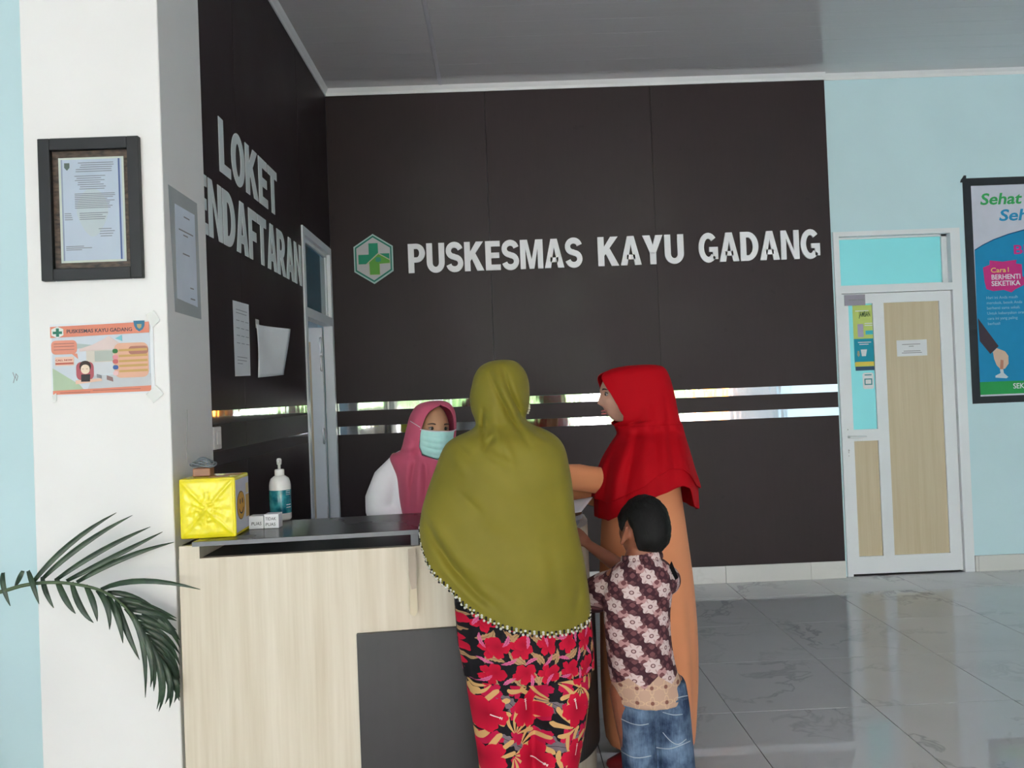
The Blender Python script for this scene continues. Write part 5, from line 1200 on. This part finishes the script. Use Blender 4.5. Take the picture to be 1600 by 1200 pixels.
J2 = leg([(1060, 1008, 1070, .075), (1100, 1014, 1076, .088), (1140, 1017, 1080, .085), (1200, 1020, 1086, .080), (1260, 1030, 1088, .074), (1310, 1034, 1086, .066), (1330, 1036, 1084, .062)], YC, 36, .02)
fj = fuse('jeans', [J1, J2], DN, B1, .006, 3)
sw = flat('pale_stitching', (168, 176, 186)); dn2 = denim('dark_denim')
def back_pocket(pts, m, dy=.0, nm='pocket'):
    V = []; 
    for x, y in pts: V.append(np.array(at(x, y, YC-.094+dy)))
    return mesh(nm, *prism(V[::-1], None, (0, .012, 0)), m, fj)
from mathutils.bvhtree import BVHTree
def skin_of(o):                               # lay a picture-plane line onto the finished surface of o
    dg = bpy.context.evaluated_depsgraph_get(); dg.update(); return BVHTree.FromObject(o, dg)
def lay(bv, x, y, lift, fall):
    d = Vector(_ray(x, y)).normalized(); h = bv.ray_cast(Vector(CAM), d)
    return np.array(h[0]-d*lift) if h[0] is not None else None
jb = skin_of(fj)
def stitch(pl, wd=.0014, m=None, lift=.0008, nm='stitching'):
    P_ = [lay(jb, x, y, lift, None) for x, y, in dense(pl, 4)]; P_ = [p for p in P_ if p is not None]
    return mesh(nm, *tube(P_, wd, 6), m or sw, fj, True)
for pl in ([(964, 1098), (985, 1103), (1000, 1108), (1011, 1104)], [(968, 1122), (985, 1130), (1000, 1133), (1013, 1131)], [(1040, 1098), (1060, 1090), (1074, 1087)], [(1036, 1113), (1052, 1117), (1066, 1116)], [(968, 1172), (985, 1182), (1000, 1184), (1017, 1181)], [(1026, 1168), (1045, 1170), (1062, 1165), (1078, 1158)], [(1036, 1145), (1048, 1158), (1060, 1163), (1072, 1155)]):
    stitch(pl)
for pl in ([(968, 1100), (985, 1106), (1000, 1110)], [(1044, 1101), (1060, 1095), (1073, 1091)]): stitch(pl, .0035, dn2, .0004, 'pocket_opening')
stitch([(1019, 1096), (1021, 1130), (1023, 1170), (1024, 1198)], .002, dn2, .0002, 'seam')
for dx in (-.03, .10):
    A = np.array([bx_+dx, YC, .015]); mesh('sandal', *tube([A+np.array([0, -.04, 0]), A+np.array([0, .05, 0]), A+np.array([0, .13, 0])], [.03, .034, .028], 14, flat=((1, 0, 0), 1.0, .35)), M['black'], B1, True)

# ------------------------------------------------------------------ masked officer behind the counter
YO = 3.46
W3 = thing('person', 'officer in a white coat, pink headscarf and green face mask behind the counter', 'person', (-.27, YO+.05, 0))
SKO = skin('tan_skin', (196, 146, 112))
ho = np.array(at(675, 671, YO)); RHo = rotm(-63, -3, 4)
xo = float(at(676, 760, YO)[0]); yo = YO+.04
person_body(W3, SKO, ho, RHo, .97, (xo, yo, 1.20), (xo, yo+.01, 1.03), (xo, yo+.02, .88), (xo, yo+.02, .78), -75,
    ((xo-.155, yo, 1.165), (xo+.155, yo+.02, 1.165)), ((xo-.235, yo-.02, .96), (xo+.22, yo, .96)), ((xo-.14, yo-.08, .90), (xo+.15, yo-.08, .90)),
    (((1, -.1, -.1), (0, 0, -1), .4), ((-1, -.1, -.1), (0, 0, -1), .4)), ((xo-.07, yo, .74), (xo+.07, yo, .74)), ((xo-.07, yo, .42), (xo+.07, yo, .42)), ((xo-.07, yo+.01, .07), (xo+.07, yo+.01, .07)), (.25, -.97, 0))
face_bits(W3, ho, RHo, .97, lips=False, open_=.6)
PINK = cloth('rose_pink_headscarf', (200, 92, 118), .75, .08)
orow = [(627, 673, 687, .02, .02), (629, 661, 697, .045, .045), (634, 651, 704, .07, .07), (642, 645, 709, .085, .088), (650, 641, 711, .094, .098), (660, 638, 712, .10, .104), (672, 635, 712, .102, .104), (685, 632, 711, .10, .10), (697, 629, 710, .094, .095), (704, 625, 712, .092, .10), (709, 612, 722, .10, .11), (716, 611, 728, .12, .12), (728, 616, 730, .13, .13), (745, 622, 730, .135, .135), (780, 626, 730, .135, .14), (812, 632, 730, .135, .14)]
oface = [(629, 0), (632, 18), (637, 30), (645, 38), (655, 42), (670, 44), (690, 42), (704, 30), (712, 10), (716, 0)]
FP = [(p_, a_*1.5, w_) for p_, a_, w_ in [([(648, 690), (648, 720), (642, 760), (640, 800)], -.010, 4), ([(640, 690), (638, 725), (634, 770)], .008, 5), ([(656, 700), (656, 740), (652, 800)], .010, 5), ([(664, 712), (666, 750), (664, 800)], -.009, 4), ([(672, 718), (676, 750), (676, 790)], .008, 4), ([(630, 704), (645, 700), (656, 694)], .008, 5), ([(658, 640), (650, 655), (646, 672)], .004, 5), ([(684, 722), (690, 745)], -.008, 4)]]
def ohem(ph): return float(at(676, 830, YO)[2]) if math.cos(ph) > -.75 else float(at(676, 812, YO)[2])
hs3, _ = drape('headscarf', orow, lambda ph: float(at(676, 822, YO)[2]), PINK, W3, YO, face=oface, ff=-63, wave=lambda ph, z, dz: .012*noise.noise((math.cos(ph)*2.5, math.sin(ph)*2.5, z*5)), folds=FP, nu=180, nt=130)
WC = cloth('white_cotton_coat', (242, 240, 246), .7, .1)
P = [loft(dense([prow(y, a, b, d, d, yo) for y, a, b, d in ((700, 650, 704, .05), (706, 622, 730, .075), (716, 610, 742, .088), (740, 606, 748, .098), (800, 604, 750, .105), (900, 602, 752, .115), (1010, 596, 758, .13), (1080, 590, 764, .14))], 6), 48)]
for sx, e in ((-1, (xo-.235, yo-.02, .955)), (1, (xo+.22, yo, .955))):
    P.append(tube([(xo+sx*.13, yo, 1.165), (xo+sx*.20, yo-.005, 1.09), (e[0], e[1], 1.01), e], [.058, .068, .066, .064], 22)); P.append(tube([e, (xo+sx*.15, yo-.08, .90)], [.062, .052], 20))
fuse('white_coat', P, WC, W3, .008, 5)
# mask with pleats and ear loop
g = G('pale_green_mask_fabric'); x, y, z = g.xyz('Position'); g.set(g.mix(g.noise(g.vec(x, y, z), 40, 3), c(168, 226, 220), c(204, 244, 238)), .7, 0, .2); MK = g.m
V = []; nu, nv = 36, 30
for i in range(nv+1):
    v_ = i/nv
    for j in range(nu+1):
        u_ = j/nu*2-1; a = math.radians(58*u_); zz = .000-.118*v_+.012*abs(u_)**2*(1-v_)-(-.030)*abs(u_)**1.5*v_
        zz += -.006*abs(u_)
        br = .107+.014*math.exp(-(u_/.30)**2)*math.exp(-((v_-.30)/.35)**2)-.012*v_**2+.0055*abs(math.sin(v_*PI*4.5))*(1-abs(u_)**3)*sstep(.12, .3, v_)*sstep(1.0, .85, v_)
        wx = .101-.016*v_
        V.append(ho+RHo@np.array([wx*math.sin(a)*1.02, br*math.cos(a)*(1 if abs(u_) < .9 else 1.0), zz]))
F = [(i*(nu+1)+j, (i+1)*(nu+1)+j, (i+1)*(nu+1)+j+1, i*(nu+1)+j+1) for i in range(nv) for j in range(nu)]
o = mesh('face_mask', V, F, MK, W3, True); o.modifiers.new('s', 'SOLIDIFY').thickness = .0012
mesh('mask_edge', *tube([np.array(V[j])+RHo@np.array([0, .001, 0]) for j in range(0, nu+1, 2)], .0028, 6), M['paper'], o, True)
hb = skin_of(hs3)                              # the loop runs over the headscarf to the ear
P_ = [q for q in (lay(hb, x, y, .0025, None) for x, y in dense([(656.5, 667.6), (650, 663.6), (645, 660.5), (641, 658)], 4)) if q is not None]
mesh('ear_loop', *tube(P_, .0013, 6), M['paper'], o, True)
p0 = np.array(V[nu]); mesh('ear_loop', *tube([p0, p0+RHo@np.array([.006, -.03, .006])], .0013, 6), M['paper'], o, True)
